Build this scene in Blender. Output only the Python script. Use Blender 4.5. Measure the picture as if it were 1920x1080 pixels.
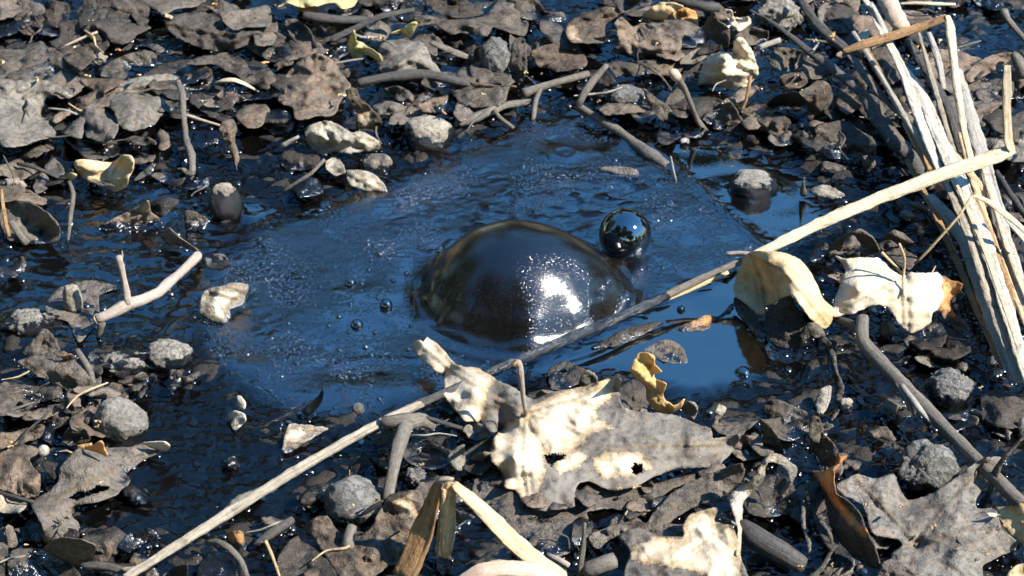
import bpy, math, random
import numpy as np
from mathutils import Vector
from mathutils.geometry import delaunay_2d_cdt

for o in list(bpy.data.objects):
    bpy.data.objects.remove(o, do_unlink=True)
SC = bpy.context.scene
COL = SC.collection

# ------------------------------------------------------------------ camera, sky, sun, exposure
PITCH = math.radians(33.0); DIST = 1.5; LENS = 87.1
CAM = np.array([0.0, -DIST * math.cos(PITCH), DIST * math.sin(PITCH)])
cd = bpy.data.cameras.new('camera'); cam = bpy.data.objects.new('camera', cd); COL.objects.link(cam)
cam.location = CAM; cam.rotation_euler = (math.pi / 2 - PITCH, 0, 0)
cd.lens = LENS; cd.sensor_width = 36; cd.clip_start = 0.05; cd.clip_end = 400
cd.dof.use_dof = True; cd.dof.focus_distance = 1.42; cd.dof.aperture_fstop = 30
SC.camera = cam
SUN = Vector((0.65, -0.27, 0.73)).normalized()
ELEV = math.asin(SUN.z); AZ = math.atan2(SUN.x, SUN.y)
w = bpy.data.worlds.new('World'); SC.world = w; w.use_nodes = True
nt = w.node_tree; bg = nt.nodes['Background']
sky = nt.nodes.new('ShaderNodeTexSky'); sky.sky_type = 'NISHITA'; sky.sun_disc = False
sky.sun_elevation = ELEV; sky.sun_rotation = AZ
sky.air_density = 2.0; sky.dust_density = 0.0; sky.ozone_density = 10.0
hs = nt.nodes.new('ShaderNodeHueSaturation'); hs.inputs['Saturation'].default_value = 1.17
nt.links.new(sky.outputs[0], hs.inputs['Color']); nt.links.new(hs.outputs[0], bg.inputs[0]); bg.inputs[1].default_value = 0.125
sl = bpy.data.lights.new('sun', 'SUN'); sl.energy = 5.0; sl.angle = math.radians(0.5); sl.color = (1.0, 0.95, 0.87)
so = bpy.data.objects.new('sun', sl); COL.objects.link(so); so.rotation_euler = SUN.to_track_quat('Z', 'Y').to_euler()
so.location = (3, -1, 4)
SC.view_settings.view_transform = 'Standard'; SC.view_settings.look = 'None'
SC.view_settings.gamma = 1.0; SC.view_settings.exposure = 1.65

# ------------------------------------------------------------------ pixel <-> place
FPX = 1920 * LENS / 36.0
SP, CP = math.sin(PITCH), math.cos(PITCH)
def U(px, py, z):
    """point of the place seen at photo pixel (px,py) and at height z (metres)"""
    px = np.asarray(px, float); py = np.asarray(py, float); z = np.asarray(z, float)
    a = (px - 960) / FPX; b = (540 - py) / FPX
    dx = a; dy = b * SP + CP; dz = b * CP - SP
    t = (z - CAM[2]) / dz
    return np.stack([CAM[0] + t * dx, CAM[1] + t * dy, z + 0 * t], -1)
def PX(X, Y, Z=0.0):
    x = X - CAM[0]; y = Y - CAM[1]; z = Z - CAM[2]
    f = y * CP - z * SP; u = y * SP + z * CP
    return 960 + FPX * x / f, 540 - FPX * u / f
def SCL(px, py, z=0.0):                      # metres per photo pixel there
    p = U(px, py, z); return float(np.linalg.norm(p - CAM) / FPX)
TILE = {'T1': (0, 0, 1/3), 'T2': (480, 0, 1/3), 'T3': (960, 0, 1/3), 'T4': (1420, 0, 1/3),
        'T5': (0, 340, 1/3), 'T6': (480, 340, 1/3), 'T7': (960, 340, 1/3), 'T8': (1420, 340, 1/3),
        'B1': (0, 660, .3887), 'B2': (380, 660, .3887), 'B3': (760, 620, .426), 'B4': (1140, 620, .426),
        'B5': (1520, 660, .3887), 'P': (0, 0, 1)}
def TP(t, x, y):
    a, b, s = TILE[t]; return a + x * s, b + y * s

# ------------------------------------------------------------------ noise
_rs = np.random.RandomState(7); PERM = _rs.permutation(512); PERM = np.concatenate([PERM, PERM, PERM])
GA = _rs.rand(512) * 2 * np.pi; GX = np.cos(GA); GY = np.sin(GA)
def perlin(x, y):
    x = np.asarray(x, float); y = np.asarray(y, float)
    xi = np.floor(x).astype(int); yi = np.floor(y).astype(int); xf = x - xi; yf = y - yi
    u = xf ** 3 * (xf * (xf * 6 - 15) + 10); v = yf ** 3 * (yf * (yf * 6 - 15) + 10)
    def g(i, j, fx, fy):
        h = PERM[(PERM[i & 511] + j) & 511]; return GX[h] * fx + GY[h] * fy
    n00 = g(xi, yi, xf, yf); n10 = g(xi + 1, yi, xf - 1, yf)
    n01 = g(xi, yi + 1, xf, yf - 1); n11 = g(xi + 1, yi + 1, xf - 1, yf - 1)
    return 1.5 * ((n00 * (1 - u) + n10 * u) * (1 - v) + (n01 * (1 - u) + n11 * u) * v)
def fbm(x, y, o=4, seed=0.0):
    s = 0; a = 1.0; t = 0
    for k in range(o):
        s = s + a * perlin(x * 2 ** k + seed * 13.7 + k * 5.3, y * 2 ** k - seed * 7.1 + k * 9.1); t += a; a *= .5
    return s / t
def sstep(a, b, x):
    t = np.clip((x - a) / (b - a), 0, 1); return t * t * (3 - 2 * t)
def inpoly(px, py, poly):
    r = np.zeros(np.shape(px), bool); n = len(poly)
    for i in range(n):
        x1, y1 = poly[i]; x2, y2 = poly[(i + 1) % n]
        c = ((y1 > py) != (y2 > py)) & (px < (x2 - x1) * (py - y1) / (y2 - y1 + 1e-12) + x1); r ^= c
    return r
def segdist(px, py, poly, closed=True):
    d = np.full(np.shape(px), 1e9); n = len(poly)
    for i in range(n if closed else n - 1):
        x1, y1 = poly[i]; x2, y2 = poly[(i + 1) % n]
        vx, vy = x2 - x1, y2 - y1; L = vx * vx + vy * vy + 1e-12
        t = np.clip(((px - x1) * vx + (py - y1) * vy) / L, 0, 1)
        d = np.minimum(d, np.hypot(px - x1 - t * vx, py - y1 - t * vy))
    return d

# ------------------------------------------------------------------ materials
def newmat(name):
    m = bpy.data.materials.new(name); m.use_nodes = True
    n = m.node_tree; b = n.nodes['Principled BSDF']; return m, n, b
class NB:
    def __init__(s, n): s.n = n
    def node(s, t, **k):
        x = s.n.nodes.new(t)
        for a, v in k.items(): setattr(x, a, v)
        return x
    def link(s, a, b): s.n.links.new(a, b)
    def sset(s, sock, v):
        if hasattr(v, 'links') or hasattr(v, 'is_linked'): s.link(v, sock)
        else: sock.default_value = v
    def noise(s, vec, scale, detail=4, rough=.55, dist=0.0):
        x = s.node('ShaderNodeTexNoise'); s.link(vec, x.inputs['Vector'])
        x.inputs['Scale'].default_value = scale; x.inputs['Detail'].default_value = detail
        x.inputs['Roughness'].default_value = rough; x.inputs['Distortion'].default_value = dist
        return x.outputs['Fac']
    def math(s, op, a, b=0.0, c=0.0, clamp=False):
        x = s.node('ShaderNodeMath', operation=op, use_clamp=clamp)
        s.sset(x.inputs[0], a); s.sset(x.inputs[1], b); s.sset(x.inputs[2], c); return x.outputs[0]
    def ramp(s, f, lo, hi):
        x = s.node('ShaderNodeMapRange'); x.clamp = True; s.sset(x.inputs[0], f)
        x.inputs[1].default_value = lo; x.inputs[2].default_value = hi
        x.inputs[3].default_value = 0; x.inputs[4].default_value = 1; return x.outputs[0]
    def mix(s, f, a, b):
        x = s.node('ShaderNodeMix', data_type='RGBA'); s.sset(x.inputs[0], f)
        s.sset(x.inputs[6], a); s.sset(x.inputs[7], b); return x.outputs[2]
    def fmix(s, f, a, b):
        x = s.node('ShaderNodeMix', data_type='FLOAT'); s.sset(x.inputs[0], f)
        s.sset(x.inputs[2], a); s.sset(x.inputs[3], b); return x.outputs[0]
    def attr(s, nm):
        x = s.node('ShaderNodeAttribute'); x.attribute_name = nm; return x.outputs['Fac']
    def bump(s, h, strength, dist, normal=None):
        x = s.node('ShaderNodeBump'); s.sset(x.inputs['Strength'], strength); x.inputs['Distance'].default_value = dist
        s.link(h, x.inputs['Height'])
        if normal is not None: s.link(normal, x.inputs['Normal'])
        return x.outputs[0]
def C4(c): return (c[0], c[1], c[2], 1)
def objvec(nb):
    tc = nb.node('ShaderNodeTexCoord'); oi = nb.node('ShaderNodeObjectInfo')
    mp = nb.node('ShaderNodeVectorMath', operation='MULTIPLY_ADD')
    cx = nb.node('ShaderNodeCombineXYZ')
    for i in range(3): nb.link(oi.outputs['Random'], cx.inputs[i])
    nb.link(cx.outputs[0], mp.inputs[0]); mp.inputs[1].default_value = (3.1, 7.7, 5.3); nb.link(tc.outputs['Object'], mp.inputs[2])
    return mp.outputs[0], oi.outputs['Random']
def tarmask(nb, vec, soft=.0016, wob=.007):
    g = nb.node('ShaderNodeNewGeometry'); sx = nb.node('ShaderNodeSeparateXYZ'); nb.link(g.outputs['Position'], sx.inputs[0])
    n = nb.noise(vec, 130, 4, .6)
    n = nb.math('MULTIPLY_ADD', n, 2 * wob, -wob)
    e = nb.math('ADD', nb.math('SUBTRACT', nb.attr('tarh'), sx.outputs[2]), n)
    return nb.ramp(e, -soft, soft)
TARC = (.0014, .0013, .0012, 1)

def leafmat(name, mudA, mudB, cleanA, cleanB, spot=(.16, .09, .04), transl=.25, crack=.35, bk=.0015):
    m, n, b = newmat(name); nb = NB(n)
    v, rnd = objvec(nb)
    n1 = nb.noise(v, 45, 4, .6, .5); n2 = nb.noise(v, 300, 3, .7); n3 = nb.noise(v, 1100, 1, .6); n4 = nb.noise(v, 110, 4, .7, .7)
    f = nb.math('ADD', nb.math('MULTIPLY', n1, .6), nb.math('MULTIPLY', n2, .5))
    f = nb.ramp(nb.math('ADD', f, nb.math('MULTIPLY_ADD', rnd, .24, -.12)), .40, .72)
    mud = nb.mix(f, C4(mudA), C4(mudB))
    brown = nb.ramp(n4, .52, .68)
    mud = nb.mix(nb.math('MULTIPLY', brown, .5), mud, C4((mudB[0] * 1.15, mudB[1] * .92, mudB[2] * .70)))
    mud = nb.mix(nb.math('MULTIPLY', nb.ramp(n2, .42, .28), .7), mud, C4((mudA[0] * .4, mudA[1] * .4, mudA[2] * .4)))
    fleck = nb.ramp(n3, .66, .74)
    mud = nb.mix(nb.math('MULTIPLY', fleck, .4), mud, C4((.34, .30, .23)))
    cf = nb.ramp(nb.math('ADD', nb.math('MULTIPLY', n1, .6), nb.math('MULTIPLY', n2, .4)), .38, .62)
    cl = nb.mix(cf, C4(cleanA), C4(cleanB))
    sp = nb.ramp(nb.math('ADD', nb.math('MULTIPLY', n4, .8), nb.math('MULTIPLY', n2, .25)), .60, .78)
    cl = nb.mix(nb.math('MULTIPLY', sp, .6), cl, C4(spot))
    ca = nb.math('ADD', nb.attr('clean'), nb.math('ADD', nb.math('MULTIPLY_ADD', n4, .7, -.35), nb.math('MULTIPLY_ADD', n2, .45, -.22)))
    cm = nb.ramp(ca, .46, .54)
    rim = nb.ramp(ca, .92, .50)
    cl = nb.mix(nb.math('MULTIPLY', rim, .8), cl, C4((spot[0] * .8, spot[1] * .8, spot[2] * .8)))
    col = nb.mix(cm, mud, cl)
    ve = nb.math('MULTIPLY', nb.attr('vein'), .6)
    col = nb.mix(ve, col, C4((spot[0] * .5, spot[1] * .5, spot[2] * .5)))
    tm = tarmask(nb, v)
    blot = nb.math('MULTIPLY', nb.ramp(n1, .58, .64), nb.attr('blot'))
    tm = nb.math('MAXIMUM', tm, blot)
    col = nb.mix(tm, col, TARC)
    nb.link(col, b.inputs['Base Color'])
    nb.link(nb.fmix(tm, nb.fmix(n2, .6, .9), .15), b.inputs['Roughness'])
    nb.link(nb.fmix(tm, 1.45, 1.75), b.inputs['IOR'])
    nb.link(nb.fmix(tm, .25, .55), b.inputs['Specular IOR Level'])
    wv = nb.node('ShaderNodeVectorMath', operation='MULTIPLY_ADD'); cb = nb.node('ShaderNodeCombineXYZ')
    nb.link(n1, cb.inputs[0]); nb.link(n4, cb.inputs[1]); nb.link(cb.outputs[0], wv.inputs[0]); wv.inputs[1].default_value = (.03, .03, .0); nb.link(v, wv.inputs[2])
    vo = nb.node('ShaderNodeTexVoronoi', feature='DISTANCE_TO_EDGE'); nb.link(wv.outputs[0], vo.inputs['Vector']); vo.inputs['Scale'].default_value = 75
    ck = nb.math('MULTIPLY', nb.ramp(vo.outputs['Distance'], 0.0, .05), nb.math('MULTIPLY', nb.ramp(n1, .45, .6), crack))
    h = nb.math('ADD', nb.math('ADD', nb.math('MULTIPLY', n2, 1.0), nb.math('MULTIPLY', n3, .35)), ck)
    nb.link(nb.bump(h, nb.fmix(tm, .9, .9), bk), b.inputs['Normal'])
    if transl:
        tr = nb.node('ShaderNodeBsdfTranslucent'); nb.link(cl, tr.inputs['Color'])
        ms = nb.node('ShaderNodeMixShader')
        nb.link(nb.math('MULTIPLY', nb.math('MULTIPLY', cm, nb.math('SUBTRACT', 1.0, tm)), transl), ms.inputs[0])
        nb.link(b.outputs[0], ms.inputs[1]); nb.link(tr.outputs[0], ms.inputs[2])
        nb.link(ms.outputs[0], n.nodes['Material Output'].inputs['Surface'])
    return m
MUDA, MUDB = (.020, .0165, .013), (.106, .090, .072)
M = {}
M['mud'] = leafmat('mud_coated_leaf', MUDA, MUDB, (.30, .25, .18), (.44, .38, .28))
M['brown'] = leafmat('brown_mud_leaf', (.028, .0215, .0155), (.128, .096, .070), (.32, .24, .15), (.46, .38, .27), spot=(.2, .11, .05))
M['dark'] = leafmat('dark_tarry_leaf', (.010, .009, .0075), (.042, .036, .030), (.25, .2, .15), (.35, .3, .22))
M['dust'] = leafmat('dusty_grey_leaf', (.075, .066, .053), (.205, .182, .145), (.42, .37, .28), (.55, .49, .38))
M['tan'] = leafmat('tan_dry_leaf', MUDA, MUDB, (.37, .255, .125), (.55, .425, .255), spot=(.26, .145, .05), transl=.22, crack=.1, bk=.0007)
M['light'] = leafmat('light_grey_leaf', (.060, .053, .044), (.185, .165, .138), (.42, .37, .28), (.55, .49, .38), bk=.001)
M['cream'] = leafmat('cream_dry_leaf', (.036, .031, .026), (.13, .115, .095), (.38, .295, .19), (.60, .51, .38), spot=(.30, .185, .08), transl=.2, crack=.12, bk=.0006)
M['yellow'] = leafmat('yellow_dry_leaf', MUDA, MUDB, (.36, .30, .12), (.52, .46, .24), spot=(.3, .22, .07), transl=.3, crack=.1, bk=.0007)
M['orange'] = leafmat('orange_dry_leaf', MUDA, MUDB, (.46, .25, .07), (.66, .46, .21), spot=(.40, .18, .04), transl=.35, crack=.1, bk=.0007)
M['rust'] = leafmat('rusty_dry_leaf', (.03, .026, .023), (.09, .075, .06), (.42, .20, .07), (.62, .36, .15), spot=(.25, .09, .03), transl=.3, crack=.2)

def rockmat(name, A, B, pit=1.0, cracks=0.0):
    m, n, b = newmat(name); nb = NB(n); v, rnd = objvec(nb)
    n1 = nb.noise(v, 60, 5, .6); n2 = nb.noise(v, 420, 5, .7); n3 = nb.noise(v, 1300, 2)
    f = nb.ramp(nb.math('ADD', nb.math('MULTIPLY', n1, .6), nb.math('MULTIPLY', n2, .5)), .38, .72)
    col = nb.mix(f, C4(A), C4(B))
    pits = nb.ramp(n2, .50, .36); col = nb.mix(nb.math('MULTIPLY', pits, .55 * pit), col, C4((.05, .047, .042)))
    h = nb.math('ADD', nb.math('MULTIPLY', n2, 1.0), nb.math('MULTIPLY', n3, .35))
    if cracks:
        vo = nb.node('ShaderNodeTexVoronoi', feature='DISTANCE_TO_EDGE'); cbx = nb.node('ShaderNodeCombineXYZ'); nb.link(n1, cbx.inputs[0]); nb.link(n2, cbx.inputs[1]); nb.link(n1, cbx.inputs[2]); wv = nb.node('ShaderNodeVectorMath', operation='MULTIPLY_ADD'); nb.link(cbx.outputs[0], wv.inputs[0]); wv.inputs[1].default_value = (.04, .012, -.03); nb.link(v, wv.inputs[2]); nb.link(wv.outputs[0], vo.inputs['Vector']); vo.inputs['Scale'].default_value = 130
        ck = nb.ramp(vo.outputs['Distance'], 0.0, .11); h = nb.math('ADD', h, nb.math('MULTIPLY', ck, cracks))
    tm = tarmask(nb, v, .0012, .013)
    col = nb.mix(tm, col, TARC); nb.link(col, b.inputs['Base Color'])
    nb.link(nb.fmix(tm, .85, .10), b.inputs['Roughness']); nb.link(nb.fmix(tm, .3, .6), b.inputs['Specular IOR Level'])
    nb.link(nb.bump(h, .9, .0018), b.inputs['Normal']); return m
M['rock'] = rockmat('grey_stone', (.085, .076, .062), (.20, .182, .152))
M['palerock'] = rockmat('pale_stone', (.13, .108, .078), (.265, .23, .178), .7)
M['clod'] = rockmat('dried_mud', (.065, .061, .055), (.165, .155, .14), 1.0, .5)
M['crumb'] = rockmat('crumbly_mud', (.10, .09, .072), (.23, .208, .168), 1.2, .5)
M['white'] = rockmat('white_pebble', (.24, .215, .18), (.38, .35, .30), .7)

def stickmat(name, A, B, streak=1.0, blotch=(.05, .045, .04), blotamt=.5):
    m, n, b = newmat(name); nb = NB(n); v, rnd = objvec(nb)
    uv = nb.node('ShaderNodeUVMap'); uv.uv_map = 'UVMap'
    mp = nb.node('ShaderNodeMapping'); nb.link(uv.outputs[0], mp.inputs[0]); mp.inputs['Scale'].default_value = (2.2, 13, 1)
    ad = nb.node('ShaderNodeVectorMath', operation='ADD'); nb.link(mp.outputs[0], ad.inputs[0])
    cx = nb.node('ShaderNodeCombineXYZ'); nb.link(nb.math('MULTIPLY', rnd, 50.0), cx.inputs[0]); nb.link(cx.outputs[0], ad.inputs[1])
    s1 = nb.noise(ad.outputs[0], 1.0, 4, .6); s2 = nb.noise(ad.outputs[0], 4.5, 3, .6); n2 = nb.noise(v, 380, 4, .65)
    f = nb.ramp(nb.math('ADD', nb.math('MULTIPLY', s1, .5 * streak), nb.math('ADD', nb.math('MULTIPLY', s2, .3 * streak), nb.math('MULTIPLY', n2, .35))), .40, .72)
    col = nb.mix(f, C4(A), C4(B))
    bl = nb.ramp(nb.noise(v, 110, 5, .7), .57, .64); col = nb.mix(nb.math('MULTIPLY', bl, blotamt), col, C4(blotch))
    mud = nb.ramp(nb.math('ADD', nb.attr('mud'), nb.math('MULTIPLY_ADD', n2, .6, -.3)), .4, .6)
    col = nb.mix(mud, col, nb.mix(n2, C4((.03, .028, .025)), C4((.13, .118, .105))))
    tm = tarmask(nb, v, .001, .004)
    col = nb.mix(tm, col, TARC); nb.link(col, b.inputs['Base Color'])
    nb.link(nb.fmix(tm, .65, .14), b.inputs['Roughness']); nb.link(nb.fmix(tm, .25, .6), b.inputs['Specular IOR Level'])
    h = nb.math('ADD', nb.math('MULTIPLY', s2, .7), nb.math('MULTIPLY', n2, .6))
    nb.link(nb.bump(h, .9, .0011), b.inputs['Normal']); return m
M['straw'] = stickmat('pale_straw', (.19, .138, .075), (.45, .37, .255), 1.15, (.15, .11, .07), .4)
M['whitestraw'] = stickmat('bleached_reed', (.15, .122, .085), (.42, .37, .30), 1.15, (.10, .085, .06), .55)
M['dullstraw'] = stickmat('dull_straw', (.11, .088, .06), (.30, .255, .19), 1, (.06, .05, .035), .6)
M['greyreed'] = stickmat('grey_reed', (.14, .122, .10), (.32, .29, .245), 1, (.07, .06, .045), .5)
M['brownreed'] = stickmat('brown_reed', (.10, .055, .025), (.34, .20, .09), 1, (.03, .02, .012), .6)
M['honey'] = stickmat('honey_reed', (.24, .15, .07), (.56, .42, .24), 1, (.10, .06, .03), .5)
M['darkstick'] = stickmat('dark_mud_stick', (.030, .027, .024), (.115, .10, .086), .7)
M['bark'] = stickmat('grey_bark', (.075, .064, .050), (.215, .188, .150), .7)
M['pinktwig'] = stickmat('pale_twig', (.22, .175, .14), (.42, .36, .30), .7, (.28, .15, .12), .35)
M['pinkreed'] = stickmat('pinkish_reed', (.36, .26, .19), (.56, .45, .34), .5, (.25, .16, .1), .3)

def tarmat(name, clean=False, grain=1.0):
    m, n, b = newmat(name); nb = NB(n)
    tc = nb.node('ShaderNodeTexCoord'); v = tc.outputs['Object']
    b.inputs['IOR'].default_value = 2.3; b.inputs['Specular IOR Level'].default_value = .5
    if clean:
        b.inputs['Base Color'].default_value = TARC; b.inputs['Roughness'].default_value = .05
        n1 = nb.noise(v, 300, 3, .5); nb.link(nb.bump(n1, .06, .001), b.inputs['Normal']); return m
    film = nb.math('MULTIPLY', nb.attr('film'), grain)
    n1 = nb.noise(v, 460, 3, .65); n2 = nb.noise(v, 1500, 1, .6); n3 = nb.noise(v, 70, 4, .6); n4 = nb.noise(v, 220, 3, .55)
    patch = nb.math('MULTIPLY', film, nb.ramp(n3, .30, .62))
    top = nb.ramp(nb.math('ADD', nb.attr('mudtop'), nb.math('MULTIPLY_ADD', n4, .9, -.45)), .42, .62)
    col = nb.mix(patch, TARC, C4((.0024, .0020, .0014)))
    col = nb.mix(top, col, nb.mix(n1, C4((.005, .0045, .004)), C4((.036, .031, .025)))); nb.link(col, b.inputs['Base Color'])
    nb.link(nb.fmix(top, nb.fmix(nb.attr('rough'), nb.fmix(patch, .03, .07), .13), .55), b.inputs['Roughness'])
    nb.link(nb.math('MULTIPLY', nb.attr('gloss'), nb.math('MULTIPLY_ADD', top, -.3, .5)), b.inputs['Specular IOR Level'])
    h = nb.math('ADD', nb.math('MULTIPLY', nb.ramp(n1, .5, .78), 1.0), nb.math('MULTIPLY', n2, .45))
    nb.link(nb.bump(h, nb.math('ADD', nb.math('MULTIPLY_ADD', patch, .30, .012), nb.math('MULTIPLY', top, .8)), .0012,
            nb.bump(n4, nb.math('MULTIPLY_ADD', nb.attr('rough'), .28, .02), .0012)), b.inputs['Normal'])
    return m
M['tar'] = tarmat('tar_film'); M['tarclean'] = tarmat('wet_tar', True); M['tardrop'] = tarmat('tar_drops', True)
M['tardrop'].node_tree.nodes['Principled BSDF'].inputs['Roughness'].default_value = .28

# ------------------------------------------------------------------ object helpers
def link(name, me, parent=None, label=None, cat=None, group=None, kind=None, loc=None):
    o = bpy.data.objects.new(name, me); COL.objects.link(o)
    if loc is not None: o.location = loc
    if parent is not None:
        o.parent = parent; q = Vector(loc if loc is not None else (0, 0, 0)); u_ = parent
        while u_ is not None: q = q - u_.location; u_ = u_.parent
        o.location = q
    if label: o['label'] = label
    if cat: o['category'] = cat
    if group: o['group'] = group
    if kind: o['kind'] = kind
    return o
def empty(name, loc, label, cat, group=None):
    o = link(name, None, None, label, cat, group, None, loc); o.empty_display_size = .01; return o
def meshobj(name, V, F, mat, parent=None, label=None, cat=None, group=None, kind=None, attrs=None, uv=None, smooth=True):
    V = np.asarray(V, float); c = V.mean(0); c[2] = V[:, 2].min(); L = V - c
    me = bpy.data.meshes.new(name); me.from_pydata(L.tolist(), [], [list(map(int, f)) for f in F])
    if smooth: me.polygons.foreach_set('use_smooth', [True] * len(me.polygons))
    for k, a in (attrs or {}).items():
        at = me.attributes.new(k, 'FLOAT', 'POINT'); at.data.foreach_set('value', np.broadcast_to(np.asarray(a, float), (len(V),)).astype(np.float32))
    if uv is not None:
        ul = me.uv_layers.new(name='UVMap'); li = np.empty(len(me.loops), np.int32); me.loops.foreach_get('vertex_index', li)
        ul.data.foreach_set('uv', np.asarray(uv, np.float32)[li].ravel())
    me.materials.append(M[mat] if isinstance(mat, str) else mat); me.update()
    return link(name, me, parent, label, cat, group, kind, c)

def rbf(cx, cy, cz):
    cx = np.asarray(cx, float); cy = np.asarray(cy, float); n = len(cx)
    s = max(np.ptp(cx), np.ptp(cy), 1.0)
    A = np.hypot(cx[:, None] - cx[None], cy[:, None] - cy[None]) / s + np.eye(n) * .02
    K = np.zeros((n + 3, n + 3)); K[:n, :n] = -A; K[:n, n] = 1; K[:n, n + 1] = cx / s; K[:n, n + 2] = cy / s; K[n:, :n] = K[:n, n:].T
    w = np.linalg.lstsq(K, np.concatenate([cz, [0, 0, 0]]), rcond=None)[0]
    def f(x, y):
        return -(np.hypot(x[:, None] - cx, y[:, None] - cy) / s) @ w[:n] + w[n] + w[n + 1] * x / s + w[n + 2] * y / s
    return f
def smoothpoly(P, step, closed=True, tens=.5):
    P = np.asarray(P, float); n = len(P); out = []
    for i in range(n if closed else n - 1):
        p0 = P[(i - 1) % n] if closed or i > 0 else P[i]; p1 = P[i]; p2 = P[(i + 1) % n]
        p3 = P[(i + 2) % n] if closed or i < n - 2 else p2
        k = max(2, int(np.linalg.norm((p2 - p1)[:2]) / step))
        for t in np.arange(k) / k:
            m1 = (p2 - p0) * tens * .8; m2 = (p3 - p1) * tens * .8; t2, t3 = t * t, t ** 3
            out.append((2*t3-3*t2+1)*p1 + (t3-2*t2+t)*m1 + (-2*t3+3*t2)*p2 + (t3-t2)*m2)
    if not closed: out.append(P[-1])
    return np.array(out)
def solidify(V, T, th):
    V = np.asarray(V); T = np.asarray(T); n = len(V)
    fn = np.cross(V[T[:, 1]] - V[T[:, 0]], V[T[:, 2]] - V[T[:, 0]])
    vn = np.zeros_like(V)
    for k in range(3): np.add.at(vn, T[:, k], fn)
    vn /= np.linalg.norm(vn, axis=1)[:, None] + 1e-15
    B = V - vn * th
    ed = {}
    for t in T:
        for a, b in ((t[0], t[1]), (t[1], t[2]), (t[2], t[0])): ed[(a, b)] = 1
    F = [tuple(t) for t in T] + [(t[2] + n, t[1] + n, t[0] + n) for t in T]
    for (a, b) in ed:
        if (b, a) not in ed: F.append((b, a, a + n, b + n))
    return np.vstack([V, B]), F
def triangulate(O, step, rng):
    x0, y0 = O.min(0); x1, y1 = O.max(0)
    gx, gy = np.meshgrid(np.arange(x0, x1, step), np.arange(y0, y1, step * .87))
    gx = gx + (np.arange(gx.shape[0]) % 2)[:, None] * step * .5
    gx = gx.ravel() + rng.uniform(-.2, .2, gx.size) * step; gy = gy.ravel() + rng.uniform(-.2, .2, gy.size) * step
    ok = inpoly(gx, gy, O); gx, gy = gx[ok], gy[ok]
    if len(gx):
        d = segdist(gx, gy, O); ok = d > step * .55; gx, gy = gx[ok], gy[ok]
    pts = [Vector((float(a), float(b))) for a, b in O] + [Vector((float(a), float(b))) for a, b in zip(gx, gy)]
    n = len(O); edges = [(i, (i + 1) % n) for i in range(n)]
    r = delaunay_2d_cdt(pts, edges, [], 0, 1e-7)
    V = np.array([[v.x, v.y] for v in r[0]]); T = np.array([f for f in r[2] if len(f) == 3])
    c = V[T].mean(1); T = T[inpoly(c[:, 0], c[:, 1], O)]
    return V, T
LEAFCOUNT = [0]
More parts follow.
